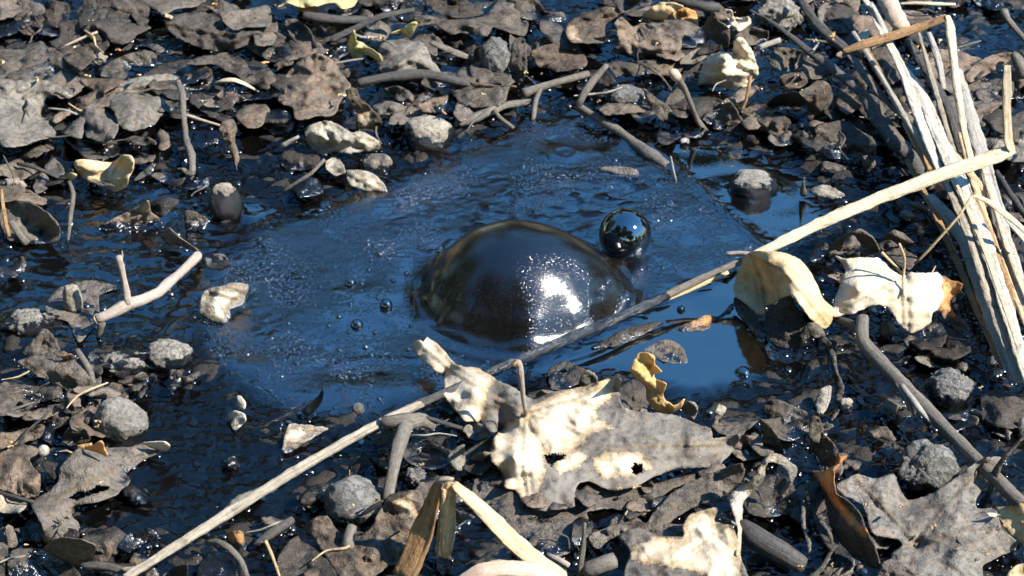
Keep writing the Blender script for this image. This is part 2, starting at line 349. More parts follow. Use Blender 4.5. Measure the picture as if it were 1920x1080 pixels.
def leaf(name, label, t, pts, mat='mud', z=5, dome=6, dw=22, nz=2.2, ns=55, c=(), clean=None, holes=(), veins=(),
         tar=4, jag=1.6, th=.55, cat='leaf', group=None, blot=.0, csoft=18, parent=None, step=4.2, petiole=None, fold=()):
    """a leaf traced as (x,y[,height mm]) round its edge; c are inner heights; clean = unsoiled zones (or True)"""
    LEAFCOUNT[0] += 1; seed = LEAFCOUNT[0]; rng = np.random.RandomState(seed)
    ph = rng.uniform(0, 6.28, 2); am = min(7, 1.0 + z * .5)
    pq = np.array([TP(t, p[0], p[1]) for p in pts]); cq = pq.mean(0); ca_ = rng.uniform(0, np.pi); dq = (pq - cq) / np.array([1, .58]); ax_ = np.array([math.cos(ca_), math.sin(ca_)])
    sp_ = dq @ ax_; szq = np.abs(sp_).max() + 1e-6; curl = (0 if any(len(p) > 2 for p in pts) or nz <= 1.2 else rng.choice([1, 1, -.8]) * min(16, szq * .16))
    P = np.array([TP(t, p[0], p[1]) + ((p[2] if len(p) > 2 else max(.5, z + (curl * ((sp_[k] / szq) ** 2) if curl > 0 else -curl * (1 - (sp_[k] / szq) ** 2) * .6) + am * (.7 * math.sin(ph[0] + 6.283 * k / len(pts)) + .45 * math.sin(ph[1] + 12.57 * k / len(pts)) + .25 * rng.uniform(-1, 1)))),) for k, p in enumerate(pts)])
    Cn = np.array([TP(t, p[0], p[1]) + (p[2],) for p in c]).reshape(-1, 3)
    if curl:
        cc_ = [(cq[0] + u * szq * .7 * 0 + v_ * -ax_[1] * szq * .45, cq[1] + v_ * ax_[0] * szq * .45 * .58, z + (0 if curl > 0 else -curl)) for u in (0,) for v_ in (-.6, 0, .6)]
        cc_ = [q_ for q_ in cc_ if bool(inpoly(np.array(q_[0]), np.array(q_[1]), pq))]
        if cc_: Cn = np.vstack([Cn, np.array(cc_)])
    O = smoothpoly(P, 5.0)
    d = np.roll(O[:, :2], -1, 0) - np.roll(O[:, :2], 1, 0); nn = np.stack([d[:, 1], -d[:, 0]], 1) / (np.linalg.norm(d, axis=1)[:, None] + 1e-9)
    s = np.cumsum(np.linalg.norm(d, axis=1)) * .5
    O[:, :2] += nn * (jag * (.8 * perlin(s / 11 + seed, s * 0 + seed * .37) + .7 * perlin(s / 4.3 + seed, s * 0 + 3.3)))[:, None]
    V2, T = triangulate(O[:, :2], step, rng)
    hp = [np.array([TP(t, a, b) for a, b in h]) for h in holes]
    cc = V2[T].mean(1)
    for h in hp: T = T[~inpoly(cc[:, 0], cc[:, 1], h)]; cc = V2[T].mean(1)
    x, y = V2[:, 0], V2[:, 1]
    zf = rbf(np.concatenate([P[:, 0], Cn[:, 0]]), np.concatenate([P[:, 1], Cn[:, 1]]), np.concatenate([P[:, 2], Cn[:, 2]]))
    dist = segdist(x, y, O[:, :2]); e = 1 - np.exp(-dist / dw)
    zz = zf(x, y) + .5 * dome * e * e
    # crumple: broad folds, ridged creases and small wrinkles, in place coordinates
    g = U(x, y, 0.0); gx, gy = g[:, 0] * 1000, g[:, 1] * 1000
    wx_, wy_ = gx + 6 * fbm(gx / 25, gy / 25, 2, seed + 5), gy + 6 * fbm(gx / 25, gy / 25, 2, seed + 6)
    zz += nz * (1.9 * fbm(gx / ns, gy / ns, 3, seed) + 1.9 * (.3 - np.abs(perlin(wx_ / 21 + seed, wy_ / 26 - seed))) + .9 * (.3 - np.abs(perlin(wx_ / 10 + seed, wy_ / 12 - seed))) + .30 * fbm(gx / 5, gy / 5, 2, seed + 3)) * (.5 + .5 * e)
    vein = np.zeros(len(x))
    if not veins and len(x) > 120:
        q = np.stack([x - x.mean(), (y - y.mean()) / .58], 1); ev, ew = np.linalg.eigh(q.T @ q); ax = ew[:, 1]; bx_ = ew[:, 0]; s1 = q @ ax; lo, hi = s1.min(), s1.max()
        if rng.rand() < .5: ax = -ax; lo, hi = -hi, -lo
        def at_(u, v): p_ = ax * (lo + (hi - lo) * u) + bx_ * v; return (x.mean() + p_[0], y.mean() + p_[1] * .58)
        bw = rng.uniform(-.06, .06) * (hi - lo); W_ = (hi - lo) * .33; autov = [[at_(u, bw * math.sin(3 * u)) for u in (0, .3, .6, 1)]]
        for u in (.15, .35, .55, .75):
            for sg in (-1, 1): autov.append([at_(u, bw * math.sin(3 * u)), at_(u + .16, sg * W_ * .5), at_(u + .26, sg * W_)])
        for i_, q_ in enumerate(autov):
            dv = segdist(x, y, np.array(q_), False); kk = 1.0 if i_ == 0 else .55
            zz += kk * (-.9 * np.exp(-(dv / 9) ** 2) + .8 * np.exp(-(dv / 3) ** 2)); vein = np.maximum(vein, kk * .45 * np.exp(-(dv / 2.4) ** 2))
    for vl in veins:
        q = np.array([TP(t, a, b) for a, b in vl]); dv = segdist(x, y, q, False)
        zz += -1.3 * np.exp(-(dv / 11) ** 2) + 1.0 * np.exp(-(dv / 3.2) ** 2); vein = np.maximum(vein, np.exp(-(dv / 2.6) ** 2))
    zz = np.maximum(zz, -2.0)
    cl = np.zeros(len(x))
    if clean is True: cl[:] = 1
    elif clean:
        for zn in clean:
            q = np.array([TP(t, a, b) for a, b in zn]); sd = np.where(inpoly(x, y, q), 1, -1) * segdist(x, y, q); cl = np.maximum(cl, sstep(-csoft, csoft, sd))
    V = U(x, y, zz / 1000)
    # image y runs down: keep faces pointing up
    a = T[0]; nr = np.cross(V[T[:, 1]] - V[T[:, 0]], V[T[:, 2]] - V[T[:, 0]]); T = np.where((nr[:, 2] < 0)[:, None], T[:, ::-1], T)
    # consistent winding from the 2D side instead of per-face height
    c2 = np.cross(V2[T[:, 1]] - V2[T[:, 0]], V2[T[:, 2]] - V2[T[:, 0]]); T = np.where((c2 > 0)[:, None], T[:, ::-1], T)
    VV, F = solidify(V, T, th / 1000)
    dbl = lambda q: np.concatenate([q, q])
    if cat is None or parent is not None: label_, cat_ = label, None
    else: label_, cat_ = label, cat
    o = meshobj(name, VV, F, mat, parent, label_, cat_, group, None,
                {'clean': dbl(cl), 'vein': dbl(vein), 'tarh': tar / 1000, 'blot': blot})
    if petiole:
        tube('petiole', None, t, petiole[0], petiole[1], parent=o, tar=-5)
    FOOT.append((x[::7], y[::7])); return o
FOOT = []
def tube(name, label, t, pts, mat, flat=1.0, n=None, rough=.14, cat='stick', group=None, parent=None, tar=3, mud=None, kink=False, ridge=0.0, twist=0.0, roll=0.0):
    """stalk through (x,y,height mm,half-width in tile px)"""
    s = TILE[t][2]; seed = abs(hash_(name + str(pts[0]))) % 997
    if n is None: n = 22 if flat < .65 else 12
    P = []
    for k, p in enumerate(pts):
        a, b = TP(t, p[0], p[1]); sc = SCL(a, b, p[2] / 1000); q = U(a, b, p[2] / 1000)
        P.append([q[0], q[1], q[2], p[3] * s * sc, (mud[k] if mud else 0.0)])
    P = np.array(P)
    if kink: S = []; [S.extend(P[i] + (P[i+1]-P[i]) * u for u in np.arange(8) / 8) for i in range(len(P) - 1)]; S.append(P[-1]); S = np.array(S)
    else: S = smoothpoly(P, .003, False)
    m = len(S); Tn = np.gradient(S[:, :3], axis=0); Tn /= np.linalg.norm(Tn, axis=1)[:, None] + 1e-12
    up = np.tile(np.array([0, -.35, 1.0]), (m, 1)); W = np.cross(Tn, up); wl = np.linalg.norm(W, axis=1)
    W = np.where(wl[:, None] < .15, np.array([1.0, 0, 0]), W); W -= (W * Tn).sum(1)[:, None] * Tn; W /= np.linalg.norm(W, axis=1)[:, None]
    N = np.cross(W, Tn)
    ls = np.concatenate([[0], np.cumsum(np.linalg.norm(np.diff(S[:, :3], axis=0), axis=1))])
    V = []; uv = []; md = []
    for i in range(m):
        for j in range(n):
            a = 2 * math.pi * j / n + roll + twist * ls[i]
            r = S[i, 3] * (1 + rough * (1.6 * float(perlin(ls[i] * 120 + seed, j * .9 + seed)) + 1.2 * float(perlin(ls[i] * 35 + seed, seed + j * 0.0))))
            cx, cz = math.cos(a), math.sin(a) * flat
            if flat < .65:      # a flattened blade: squared edges, lengthwise ribs and a folded middle
                cx = math.copysign(abs(cx) ** .65, cx)
                rib = float(perlin(cx * 4.5 + seed, ls[i] * 9 + seed * .3))
                cz += .16 * rib + .22 * (abs(cx) - .45) * (1 if seed % 2 else -.6) + .10 * float(perlin(cx * 11 + seed, ls[i] * 14))
                cx *= 1 + .10 * float(perlin(ls[i] * 60 + seed, (1.3 if cx > 0 else 7.7)))
            elif ridge: cz += ridge * (abs(math.cos(a)) - .5)
            V.append(S[i, :3] + r * (cx * W[i] + cz * N[i])); uv.append((ls[i] * 10, j / n)); md.append(S[i, 4])
    F = [(i*n + j, i*n + (j+1) % n, (i+1)*n + (j+1) % n, (i+1)*n + j) for i in range(m - 1) for j in range(n)]
    # ends: a slightly hollow, uneven break
    for e, i in ((0, 0), (1, m - 1)):
        c = S[i, :3] + Tn[i] * S[i, 3] * (.25 if e else -.25); V.append(c); uv.append((0, 0)); md.append(S[i, 4]); k = len(V) - 1
        for j in range(n):
            a, b = i * n + j, i * n + (j + 1) % n; F.append((b, a, k) if not e else (a, b, k))
    V = np.array(V)
    px, py = PX(S[:, 0], S[:, 1], S[:, 2]); FOOT.append((px, py))
    return meshobj(name, V, F, mat, parent, label, None if parent else cat, group, None, {'mud': md, 'tarh': tar / 1000}, uv)
def hash_(s):
    h = 5381
    for ch in s: h = (h * 33 + ord(ch)) & 0xffffff
    return h
ROCKS = []
def ico(sub):
    import bmesh
    bm = bmesh.new(); bmesh.ops.create_icosphere(bm, subdivisions=sub, radius=1)
    V = np.array([v.co[:] for v in bm.verts]); F = [tuple(v.index for v in f.verts) for f in bm.faces]; bm.free(); return V, F
ICO = {k: ico(k) for k in (2, 3, 4, 5)}
def rock(name, label, t, cx, cy, rx, ry, mat='rock', sink=.45, ang=0.0, lump=.16, fine=.035, cuts=5, tar=6, sub=5, cat='stone', group=None, parent=None, depth=.85):
    seed = hash_(name + label + str((cx, cy))) % 991; rng = np.random.RandomState(seed)
    s = TILE[t][2]; px, py = TP(t, cx, cy); sc = SCL(px, py, .01); a = rx * s * sc; ryy = ry * s * sc
    b = min(a * depth, ryy * .8 / SP); c = math.sqrt(max((ryy / 1.0) ** 2 - (b * SP) ** 2, (ryy * .3) ** 2)) / CP
    V, F = ICO[sub]; D = V.copy(); r = np.ones(len(V))
    for k in range(cuts):
        nrm = rng.normal(size=3); nrm /= np.linalg.norm(nrm); h = rng.uniform(.62, .9)
        dd = D @ nrm; r = np.where(dd > 1e-3, np.minimum(r, h / np.maximum(dd, 1e-3) * .5 + r * .5), r)
    o = seed * 1.7
    def n3(q, f): return (fbm(q[:, 0] * f + o, q[:, 1] * f + q[:, 2] * f * .7, 3) + fbm(q[:, 2] * f + o + 5, q[:, 0] * f * .6 - q[:, 1] * f, 3)) * .7
    r = r * (1 + lump * n3(D, 1.6)) + fine * n3(D, 7.0) + fine * .5 * n3(D, 17.0)
    L = D * r[:, None]; L /= np.abs(L[:, 0]).max(); ca, sa = math.cos(ang), math.sin(ang)
    L = L * np.array([a, b, c]); L = np.stack([L[:, 0] * ca - L[:, 1] * sa, L[:, 0] * sa + L[:, 1] * ca, L[:, 2]], 1)
    zc = c * (1 - sink) * .9; p = U(px, py, zc); W = L + p
    ROCKS.append((p[0], p[1], (a + b) / 2, min(.006, c * .3)))
    return meshobj(name, W, F, mat, parent, label, None if parent else cat, group, None, {'tarh': tar / 1000})
# ------------------------------------------------------------------ stones (table first: the tar climbs round them)
STONES = [
 # name,label,tile,cx,cy,rx,ry,mat,kw
 ('stone', 'pale rounded stone at the back edge of the tar pool', 'T2', 965, 755, 160, 112, 'palerock', dict(tar=12, lump=.2, cuts=3, fine=.02, sink=.35)),
 ('stone', 'small pale stone with black tar base left of the pool', 'T5', 1268, 125, 95, 118, 'palerock', dict(tar=20, lump=.15, cuts=5, fine=.02, sink=.3)),
 ('stone', 'grey stone half sunk in smooth tar right of the small bubble', 'P', 1414, 346, 47, 33, 'rock', dict(tar=10, lump=.18, cuts=6, sink=.45)),
 ('stone', 'dark pitted grey stone crossed by a twig shadow behind the pool', 'T3', 655, 565, 135, 100, 'clod', dict(tar=12, lump=.15, sink=.35, ang=-.3)),
 ('stone', 'egg shaped pitted grey stone above the lobed leaf at left', 'B1', 582, 340, 135, 128, 'rock', dict(tar=8, lump=.14, cuts=5, fine=.05, sink=.35)),
 ('mud_clod', 'larger rounded crumbly clod in the tar at left', 'T5', 955, 985, 150, 105, 'crumb', dict(tar=8, lump=.25, fine=.07, sink=.4)),
 ('mud_clod', 'ragged crumbly clod touching the rounded clod at left', 'B1', 610, 55, 150, 75, 'crumb', dict(tar=8, lump=.5, fine=.12, cuts=8, sink=.4)),
 ('stone', 'grey pitted stone below the long straw, beside the bent branch', 'B2', 708, 722, 155, 132, 'clod', dict(tar=6, lump=.14, fine=.05, sink=.3)),
 ('mud_clod', 'cracked grey mud clod on the big grey maple leaf at lower right', 'B5', 565, 565, 150, 140, 'clod', dict(tar=12, lump=.32, fine=.08, cuts=8, sink=.2)),
 ('pebble', 'white pebble ringed by shiny tar at lower left', 'B2', 138, 540, 52, 42, 'white', dict(tar=8, sub=4, lump=.4, fine=.1, cuts=8)),
 ('pebble', 'small grey wet ball shaped pebble above the long straw', 'B2', 750, 274, 33, 30, 'clod', dict(tar=2, sub=3)),
 ('pebble', 'pale pebble under the long straw near the right reeds', 'T8', 838, 198, 46, 36, 'palerock', dict(tar=6, sub=4)),
 ('pebble', 'rough speckled pebble beneath the bright cream leaf', 'T8', 728, 842, 52, 60, 'crumb', dict(tar=2, sub=4, fine=.12)),
 ('pebble', 'white pebble left of the egg shaped stone', 'B1', 212, 480, 32, 30, 'white', dict(tar=1, sub=3, fine=.08)),
 ('pebble', 'pale blocky pebble beside the stick at lower right', 'B5', 170, 262, 40, 42, 'palerock', dict(tar=6, sub=4)),
 ('pebble', 'tiny white pebble in the wet tar behind the pool', 'T3', 972, 800, 32, 28, 'white', dict(tar=6, sub=3)),
 ('mud_clod', 'scalloped grey mud lump right of the lower right stick', 'B5', 668, 185, 125, 115, 'clod', dict(tar=12, lump=.35, fine=.09, cuts=8, sink=.35)),
 ('pebble', 'pale yellowish crumb among grey leaves at upper left', 'T1', 560, 330, 46, 36, 'palerock', dict(tar=0, sub=4, sink=-.6, fine=.2, lump=.6, cuts=9)),
 ('pebble', 'greenish pale crumb at the far left edge', 'T1', 40, 735, 36, 34, 'palerock', dict(tar=0, sub=3, sink=0)),
 ('mud_clod', 'dark grey lump standing among leaves behind the pool', 'T2', 1345, 335, 105, 130, 'clod', dict(tar=6, lump=.3, cuts=7, sink=.2)),
 ('mud_clod', 'pale crumbly heap at the top edge by the reeds', 'T4', 120, 85, 150, 125, 'crumb', dict(tar=6, lump=.5, fine=.12, cuts=8, sink=.3)),
 ('mud_clod', 'pale crumbs at the left edge below the forked twig', 'T5', 170, 800, 190, 90, 'crumb', dict(tar=7, lump=.5, fine=.13, cuts=9, sink=.55)),
 ('mud_clod', 'smooth brown mud knob beside the foam at left', 'T5', 408, 670, 58, 92, 'palerock', dict(tar=2, lump=.2, cuts=3, sink=.3, sub=4)),
 ('mud_clod', 'low grey lump in the tar beyond the forked twig tip', 'T5', 1205, 452, 100, 58, 'clod', dict(tar=7, lump=.2, cuts=3, sink=.6, sub=4)),
 ('mud_clod', 'grey crumbs piled by the broken straw at the bottom', 'B3', 50, 650, 62, 55, 'clod', dict(tar=6, lump=.5, fine=.15, sink=.3, sub=4)),
 ('pebble', 'grey pebble at the right edge above the lower stick', 'B5', 1020, 375, 30, 60, 'rock', dict(tar=6, sub=4)),
 ('pebble', 'small dull pebble beside the bright cream leaf stem', 'T8', 640, 985, 34, 26, 'rock', dict(tar=2, sub=3)),
 ('stone', 'brown rounded stone at the left edge under the gold leaf', 'T1', 70, 1060, 85, 60, 'brownstone', dict(tar=7, sub=4)),
]
M['brownstone'] = rockmat('brown_stone', (.12, .095, .07), (.25, .2, .155), .5)

# ------------------------------------------------------------------ the tar
DOME_C = (978, 548); dc = U(*DOME_C, 0.0); DS = SCL(*DOME_C, 0.0)
POOL = [(745,345),(870,285),(990,235),(1085,215),(1200,285),(1262,305),(1440,470),(1250,555),(960,690),(825,735),(700,770),(560,765),(430,700),(385,610),(385,540),(480,450),(600,385)]
GLASS = [[(1225,275),(1300,255),(1400,285),(1500,330),(1560,420),(1440,470),(1262,310)], [(980,700),(1250,560),(1390,500),(1400,600),(1460,690),(1380,720),(1290,745),(1190,700)],
         [(430,380),(520,390),(480,420)], [(890,130),(1000,150),(980,200),(880,190)]]
RIPPLE = [(100,420),(300,330),(420,440),(380,600),(330,640),(180,640),(0,620),(0,500)]
FLATLEFT = [(250,760),(420,740),(480,800),(560,900),(400,980),(250,1000),(200,930)]
def tarheight(X, Y):
    """height of the tar surface in mm, plus film and roughness masks"""
    px, py = PX(X, Y); gx, gy = X * 1000, Y * 1000
    sd = np.where(inpoly(px, py, POOL), 1, -1) * segdist(px, py, POOL); pool = sstep(-25, 25, sd + 18 * fbm(gx / 30, gy / 30, 3, 4))
    gl = 0
    for g in GLASS:
        s2 = np.where(inpoly(px, py, g), 1, -1) * segdist(px, py, g); gl = np.maximum(gl, sstep(-18, 22, s2 + 14 * fbm(gx / 22, gy / 22, 3, 6)))
    rp = sstep(-30, 30, np.where(inpoly(px, py, RIPPLE), 1, -1) * segdist(px, py, RIPPLE))
    fl = sstep(-30, 30, np.where(inpoly(px, py, FLATLEFT), 1, -1) * segdist(px, py, FLATLEFT))
    rough = (1 - pool) * (1 - gl)
    wx = gx + 9 * fbm(gx / 40, gy / 40, 2, 2); wy = gy + 9 * fbm(gx / 40, gy / 40, 2, 3)
    lumps = 4.2 * fbm(wx / 34, wy / 30, 2, 1) + 5.0 * np.abs(fbm(wx / 17, wy / 13, 3, 5)) + 1.5 * (.3 - np.abs(perlin(wx / 9, wy / 8))) - 1.2
    waves = .95 * fbm(wx / 22, wy / 11, 2, 8) + .30 * fbm(wx / 11, wy / 6.5, 1, 12)
    k = np.clip(rp + .7 * fl, 0, 1)
    h = rough * (lumps * (1 - .86 * k) + waves * (.35 + .95 * rp)); top = rough * (1 - k) * sstep(-.3, 2.6, h + 1.5 * fbm(gx / 20, gy / 20, 2, 61))
    h = h + pool * (1.1 * fbm(gx / 60, gy / 42, 2, 21) + .10 * fbm(wx / 15, wy / 8, 2, 22)) + gl * (.35 * fbm(gx / 55, gy / 40, 2, 25))
    # lumpy scum behind and left of the big bubble
    sc = np.exp(-(((px - 985) / 190) ** 2 + ((py - 400) / 62) ** 2)) + .6 * np.exp(-(((px - 830) / 70) ** 2 + ((py - 470) / 40) ** 2)) + .7 * np.exp(-(((px - 1150) / 90) ** 2 + ((py - 330) / 50) ** 2))
    lw = np.exp(-(((px - 470) / 90) ** 2 + ((py - 600) / 110) ** 2)) + np.exp(-(((px - 600) / 130) ** 2 + ((py - 740) / 40) ** 2))
    h = h + pool * np.clip(sc + lw + .12, 0, 1.2) * (.42 * fbm(wx / 9, wy / 5.5, 2, 33) + .3 * (.3 - np.abs(perlin(wx / 5, wy / 3.4))))
    scl = pool * sc * np.clip(fbm(wx / 12, wy / 10, 3, 31) - .08, 0, 1); tarheight.scum = scl
    h = h + 3.4 * scl
    # crescent swellings in the film
    for (a, b, rx, ry, am) in ((470,690,120,30,1.2),(700,735,160,26,1.3),(1100,345,120,40,1.0),(520,600,100,60,.8),(1290,400,80,50,.8),(700,400,110,40,.9),(1060,290,40,12,1.2)):
        h = h + pool * 1.8 * am * np.exp(-((px - a) / rx) ** 2 - ((py - b) / ry) ** 2)
    # creases: the film's edge on the right and the seam in front
    for line, am, wd in (([(1215,272),(1262,308),(1345,390),(1432,468)], 2.8, 6), ([(620,690),(690,673),(780,676),(845,664)], .8, 4), ([(1000,690),(1130,640)], .8, 6)):
        d = segdist(px, py, line, False); h = h + am * np.exp(-(d / wd) ** 2)
    d = segdist(px, py, [(1110,215),(1170,265),(1232,295)], False); h = h + 2.2 * np.exp(-(d / 10) ** 2)
    # ring ripples
    for (a, b, r) in ((362,532,34),(120,592,58),(150,520,26),(1060,290,22),(430,480,24)):
        q = np.hypot(px - a, (py - b) / .5); h = h + 1.1 * np.exp(-((q - r) / 6) ** 2) - .8 * np.exp(-(q / r) ** 4)
    # collars round stones
    for (a, b, r, am) in TARRING:
        q = np.hypot(X - a, Y - b) / r
        h = h + am * 1000 * np.exp(-np.clip(q - .85, 0, 9) / .16) * (1 + .7 * fbm(gx / 7, gy / 7, 2, 40))
    # apron of the big bubble and the small one
    q = np.hypot(X - dc[0], Y - dc[1]) / (DS * 1.0)
    h = h - .7 * np.exp(-((q - 225) / 18) ** 2)
    film = np.clip(pool * (1 - .55 * np.exp(-(((px - 700) / 110) ** 2 + ((py - 590) / 75) ** 2))), 0, 1)
    return h, film, rough, top
def targloss(px, py, rough):
    rp = sstep(-30, 30, np.where(inpoly(px, py, RIPPLE), 1, -1) * segdist(px, py, RIPPLE)); up = sstep(300, 120, py)
    return 1 - rough * (1 - np.clip(.15 + .42 * rp + .2 * up, 0, 1))
TARRING = []
for (nm, lb, t, cx, cy, rx, ry, mt, kw) in STONES:
    s = TILE[t][2]; px, py = TP(t, cx, cy + ry * .35); sc = SCL(px, py); p = U(px, py, 0.0)
    if kw.get('sink', .45) > .1: TARRING.append((p[0], p[1], rx * s * sc, min(.0035, ry * s * sc * .14)))
sp = U(1172, 462, 0.0); TARRING.append((sp[0], sp[1], 50 * DS, .0016))

NX, NY = 640, 560
X0, X1, Y0, Y1 = -.46, .46, -.33, .47
xs = np.linspace(X0, X1, NX); ys = np.linspace(Y0, Y1, NY); GXm, GYm = np.meshgrid(xs, ys)
H, FILM, ROUGH, TOP = tarheight(GXm.ravel(), GYm.ravel()); SCUM = tarheight.scum.copy()
# fade to level at the margins, where a coarser sheet goes on
mg = np.minimum(np.minimum(GXm - X0, X1 - GXm), np.minimum(GYm - Y0, Y1 - GYm)).ravel(); fade = sstep(0, .03, mg)
Vt = np.stack([GXm.ravel(), GYm.ravel(), H * fade / 1000], 1)
ii = np.arange(NX * NY).reshape(NY, NX); Q = np.stack([ii[:-1, :-1], ii[:-1, 1:], ii[1:, 1:], ii[1:, :-1]], -1).reshape(-1, 4)
# frame of coarse quads round it
ring = [(X0, Y0), (X1, Y0), (X1, Y1), (X0, Y1)]; out = [(-1.5, -1.2), (1.5, -1.2), (1.5, 1.8), (-1.5, 1.8)]
nb0 = len(Vt); Vt = np.vstack([Vt, [(a, b, 0) for a, b in ring], [(a, b, 0) for a, b in out]])
Fq = Q.tolist() + [[nb0 + i, nb0 + 4 + i, nb0 + 4 + (i + 1) % 4, nb0 + (i + 1) % 4] for i in range(4)]
tar = meshobj('tar_pool', Vt, Fq, 'tar', kind='structure', attrs={'film': np.concatenate([FILM, np.zeros(8)]), 'rough': np.concatenate([ROUGH * fade, np.zeros(8)]), 'mudtop': np.concatenate([TOP, np.zeros(8)]), 'gloss': np.concatenate([targloss(*PX(GXm.ravel(), GYm.ravel()), ROUGH) * (1 - .85 * sstep(.03, .16, SCUM)), np.full(8, .3)])})

# dirt beyond, to the horizon, with a shallow rim round the tar
m, n, b = newmat('dry_dirt'); nb = NB(n); tc = nb.node('ShaderNodeTexCoord'); v = tc.outputs['Object']
f = nb.math('ADD', nb.math('MULTIPLY', nb.noise(v, 3, 6, .65), .6), nb.math('MULTIPLY', nb.noise(v, 60, 4, .6), .4))
nb.link(nb.mix(nb.ramp(f, .35, .68), (.03, .026, .02, 1), (.085, .07, .05, 1)), b.inputs['Base Color']); b.inputs['Roughness'].default_value = .95
nb.link(nb.bump(f, .8, .02), b.inputs['Normal']); M['dirt'] = m
V = []; F = []; K = 96
rad = [1.02, 1.12, 1.3, 1.8, 3.2, 7, 16, 40, 120, 300]
for i, r in enumerate(rad):
    for k in range(K):
        a = 2 * math.pi * k / K; wv = 1 + (.05 * math.sin(3 * a) + .04 * math.sin(7 * a + 1)) * (i < 4)
        V.append((r * wv * math.cos(a), .2 + r * wv * math.sin(a), (-.02, .012, .03, .035, .04, .06, .05, .05, 0.0, 0.0)[i] + .008 * math.sin(k * 2.3 + i)))
F = [(i*K + k, i*K + (k+1) % K, (i+1)*K + (k+1) % K, (i+1)*K + k) for i in range(len(rad) - 1) for k in range(K)]
F = [f[::-1] for f in F]
meshobj('ground', V, F, 'dirt', kind='structure')

# ------------------------------------------------------------------ bubbles
R0 = 205 * DS; HB = 135 * DS
rr = np.concatenate([np.linspace(0, .985, 84), [1.0]]); KA = 180
def domeprof(s, a):
    c = np.cos(np.clip(s, 0, 1) * math.pi / 2)
    return c ** (.82 + 1.0 * s ** 4)
V = []; 
for s in rr:
    for k in range(KA):
        a = 2 * math.pi * k / KA
        ex = 1 + .20 * max(0, math.cos(a - .2)) ** 3 + .05 * math.cos(a - math.pi)
        V.append((s * R0 * ex * math.cos(a), s * R0 * math.sin(a) * .98, s, a))
V = np.array(V); hx, _, _, _ = tarheight(V[:, 0] + dc[0], V[:, 1] + dc[1]); s = V[:, 2]; a = V[:, 3]
pf = domeprof(s, a)
# wrinkled skirt, strongest on the left and right flanks
wr = sstep(.62, .86, s) * (1 - sstep(.93, 1.0, s))
flank = .35 + .65 * np.clip(-np.cos(a), 0, 1) + .4 * np.clip(np.cos(a - .3), 0, 1)
Zd = HB * pf + wr * flank * .0020 * (fbm(V[:, 0] * 90 + 3, V[:, 1] * 90, 3, 3) + .6 * np.sin(s * 34 + 2 * fbm(np.cos(a) * 2, np.sin(a) * 2, 2)))
Zd += HB * .05 * np.sin(np.pi * np.clip(s, 0, 1)) * np.cos(a - .2) * -1 + .0022 * wr * np.sin(a * 9 + 3 * s)
Zd += .0008 * pf * fbm(V[:, 0] * 22, V[:, 1] * 22, 2, 55)
Zd = Zd * (1 - sstep(.95, 1, s)) + hx / 1000 - .0006 * sstep(.97, 1.0, s)
Vd = np.stack([V[:, 0] + dc[0], V[:, 1] + dc[1], Zd], 1); ns_ = len(rr)
F = [(i*KA + k, (i+1)*KA + k, (i+1)*KA + (k+1) % KA, i*KA + (k+1) % KA) for i in range(1, ns_ - 1) for k in range(KA)]
F += [(0, KA + k, KA + (k + 1) % KA) for k in range(KA)]
def bubblemat():
    m, n, b = newmat('bubble_skin'); nb = NB(n); tc = nb.node('ShaderNodeTexCoord'); v = tc.outputs['Object']
    n1 = nb.noise(v, 1400, 1, .6); n3 = nb.noise(v, 850, 2, .5)
    b.inputs['Base Color'].default_value = (.0032, .0026, .0018, 1); b.inputs['IOR'].default_value = 1.6; b.inputs['Specular IOR Level'].default_value = .5
    b.inputs['Roughness'].default_value = .17
    sp = nb.math('ADD', nb.ramp(n3, .60, .72), nb.math('MULTIPLY', n1, .35))
    nb.link(nb.bump(sp, .28, .0009), b.inputs['Normal']); return m
M['bubble'] = bubblemat()
meshobj('tar_bubble', Vd, F, 'bubble', label='large glossy black tar bubble swelling in the middle of the pool', cat='bubble')

def ball(name, label, px, py, r, lift, mat='tarclean', group=None, sub=4, sq=1.0):
    """gas bubble of radius r (photo px) whose centre is lift*r above the tar"""
    sc = SCL(px, py); R = r * sc; p = U(px, py, R * lift); V, F = ICO[sub]
    h0 = float(tarheight(np.array([p[0]]), np.array([p[1]]))[0][0]) / 1000
    W = V * R * np.array([1, 1, sq]) + p + np.array([0, 0, max(-.0005, min(h0, .001))])
    return meshobj(name, W, F, mat, label=label, cat='bubble', group=group)
ball('tar_bubble', 'shiny round tar bubble standing behind the large one', 1172, 442, 49, .5, sub=5)
ball('tar_bubble', 'small shiny bead bubble left of the large bubble', 724, 572, 12, .3)
ball('tar_bubble', 'low small bubble nearest the cream lobed leaf, left of the dome', 669, 610, 12, .0)
ball('tar_bubble', 'low small bubble highest of the three left of the dome', 657, 531, 11, .0)
ball('tar_bubble', 'dark flattened bubble in smooth tar at lower right', 1393, 703, 17, -.35)
ball('tar_bubble', 'tiny bubble between the long straw and the small orange leaf', 1277, 580, 8, .1, sub=3)
rng = random.Random(5)
for (x, y, r) in [(712,480,8),(691,507,6),(695,490,5),(812,491,9),(762,513,6),(737,527,6),(678,533,6),(677,548,5),(657,572,6),(635,597,6),(616,614,6),(654,624,5),(703,623,5),(685,651,7),(636,659,8),(695,667,8),(765,656,6),(876,449,8),(824,474,9),(825,466,6),(763,480,4),(740,500,4),(790,468,4),(735,470,4),(708,560,4),(730,545,4),(556,686,9),(560,640,6),(540,610,6),(520,660,6),(690,460,5),(770,610,4),(600,540,5),(590,575,5)]:
    ball('tiny_bubble', 'tiny bubble in the smooth tar left of the large bubble', x, y, r, -.15, group='tiny bubbles left of the large bubble', sub=3)
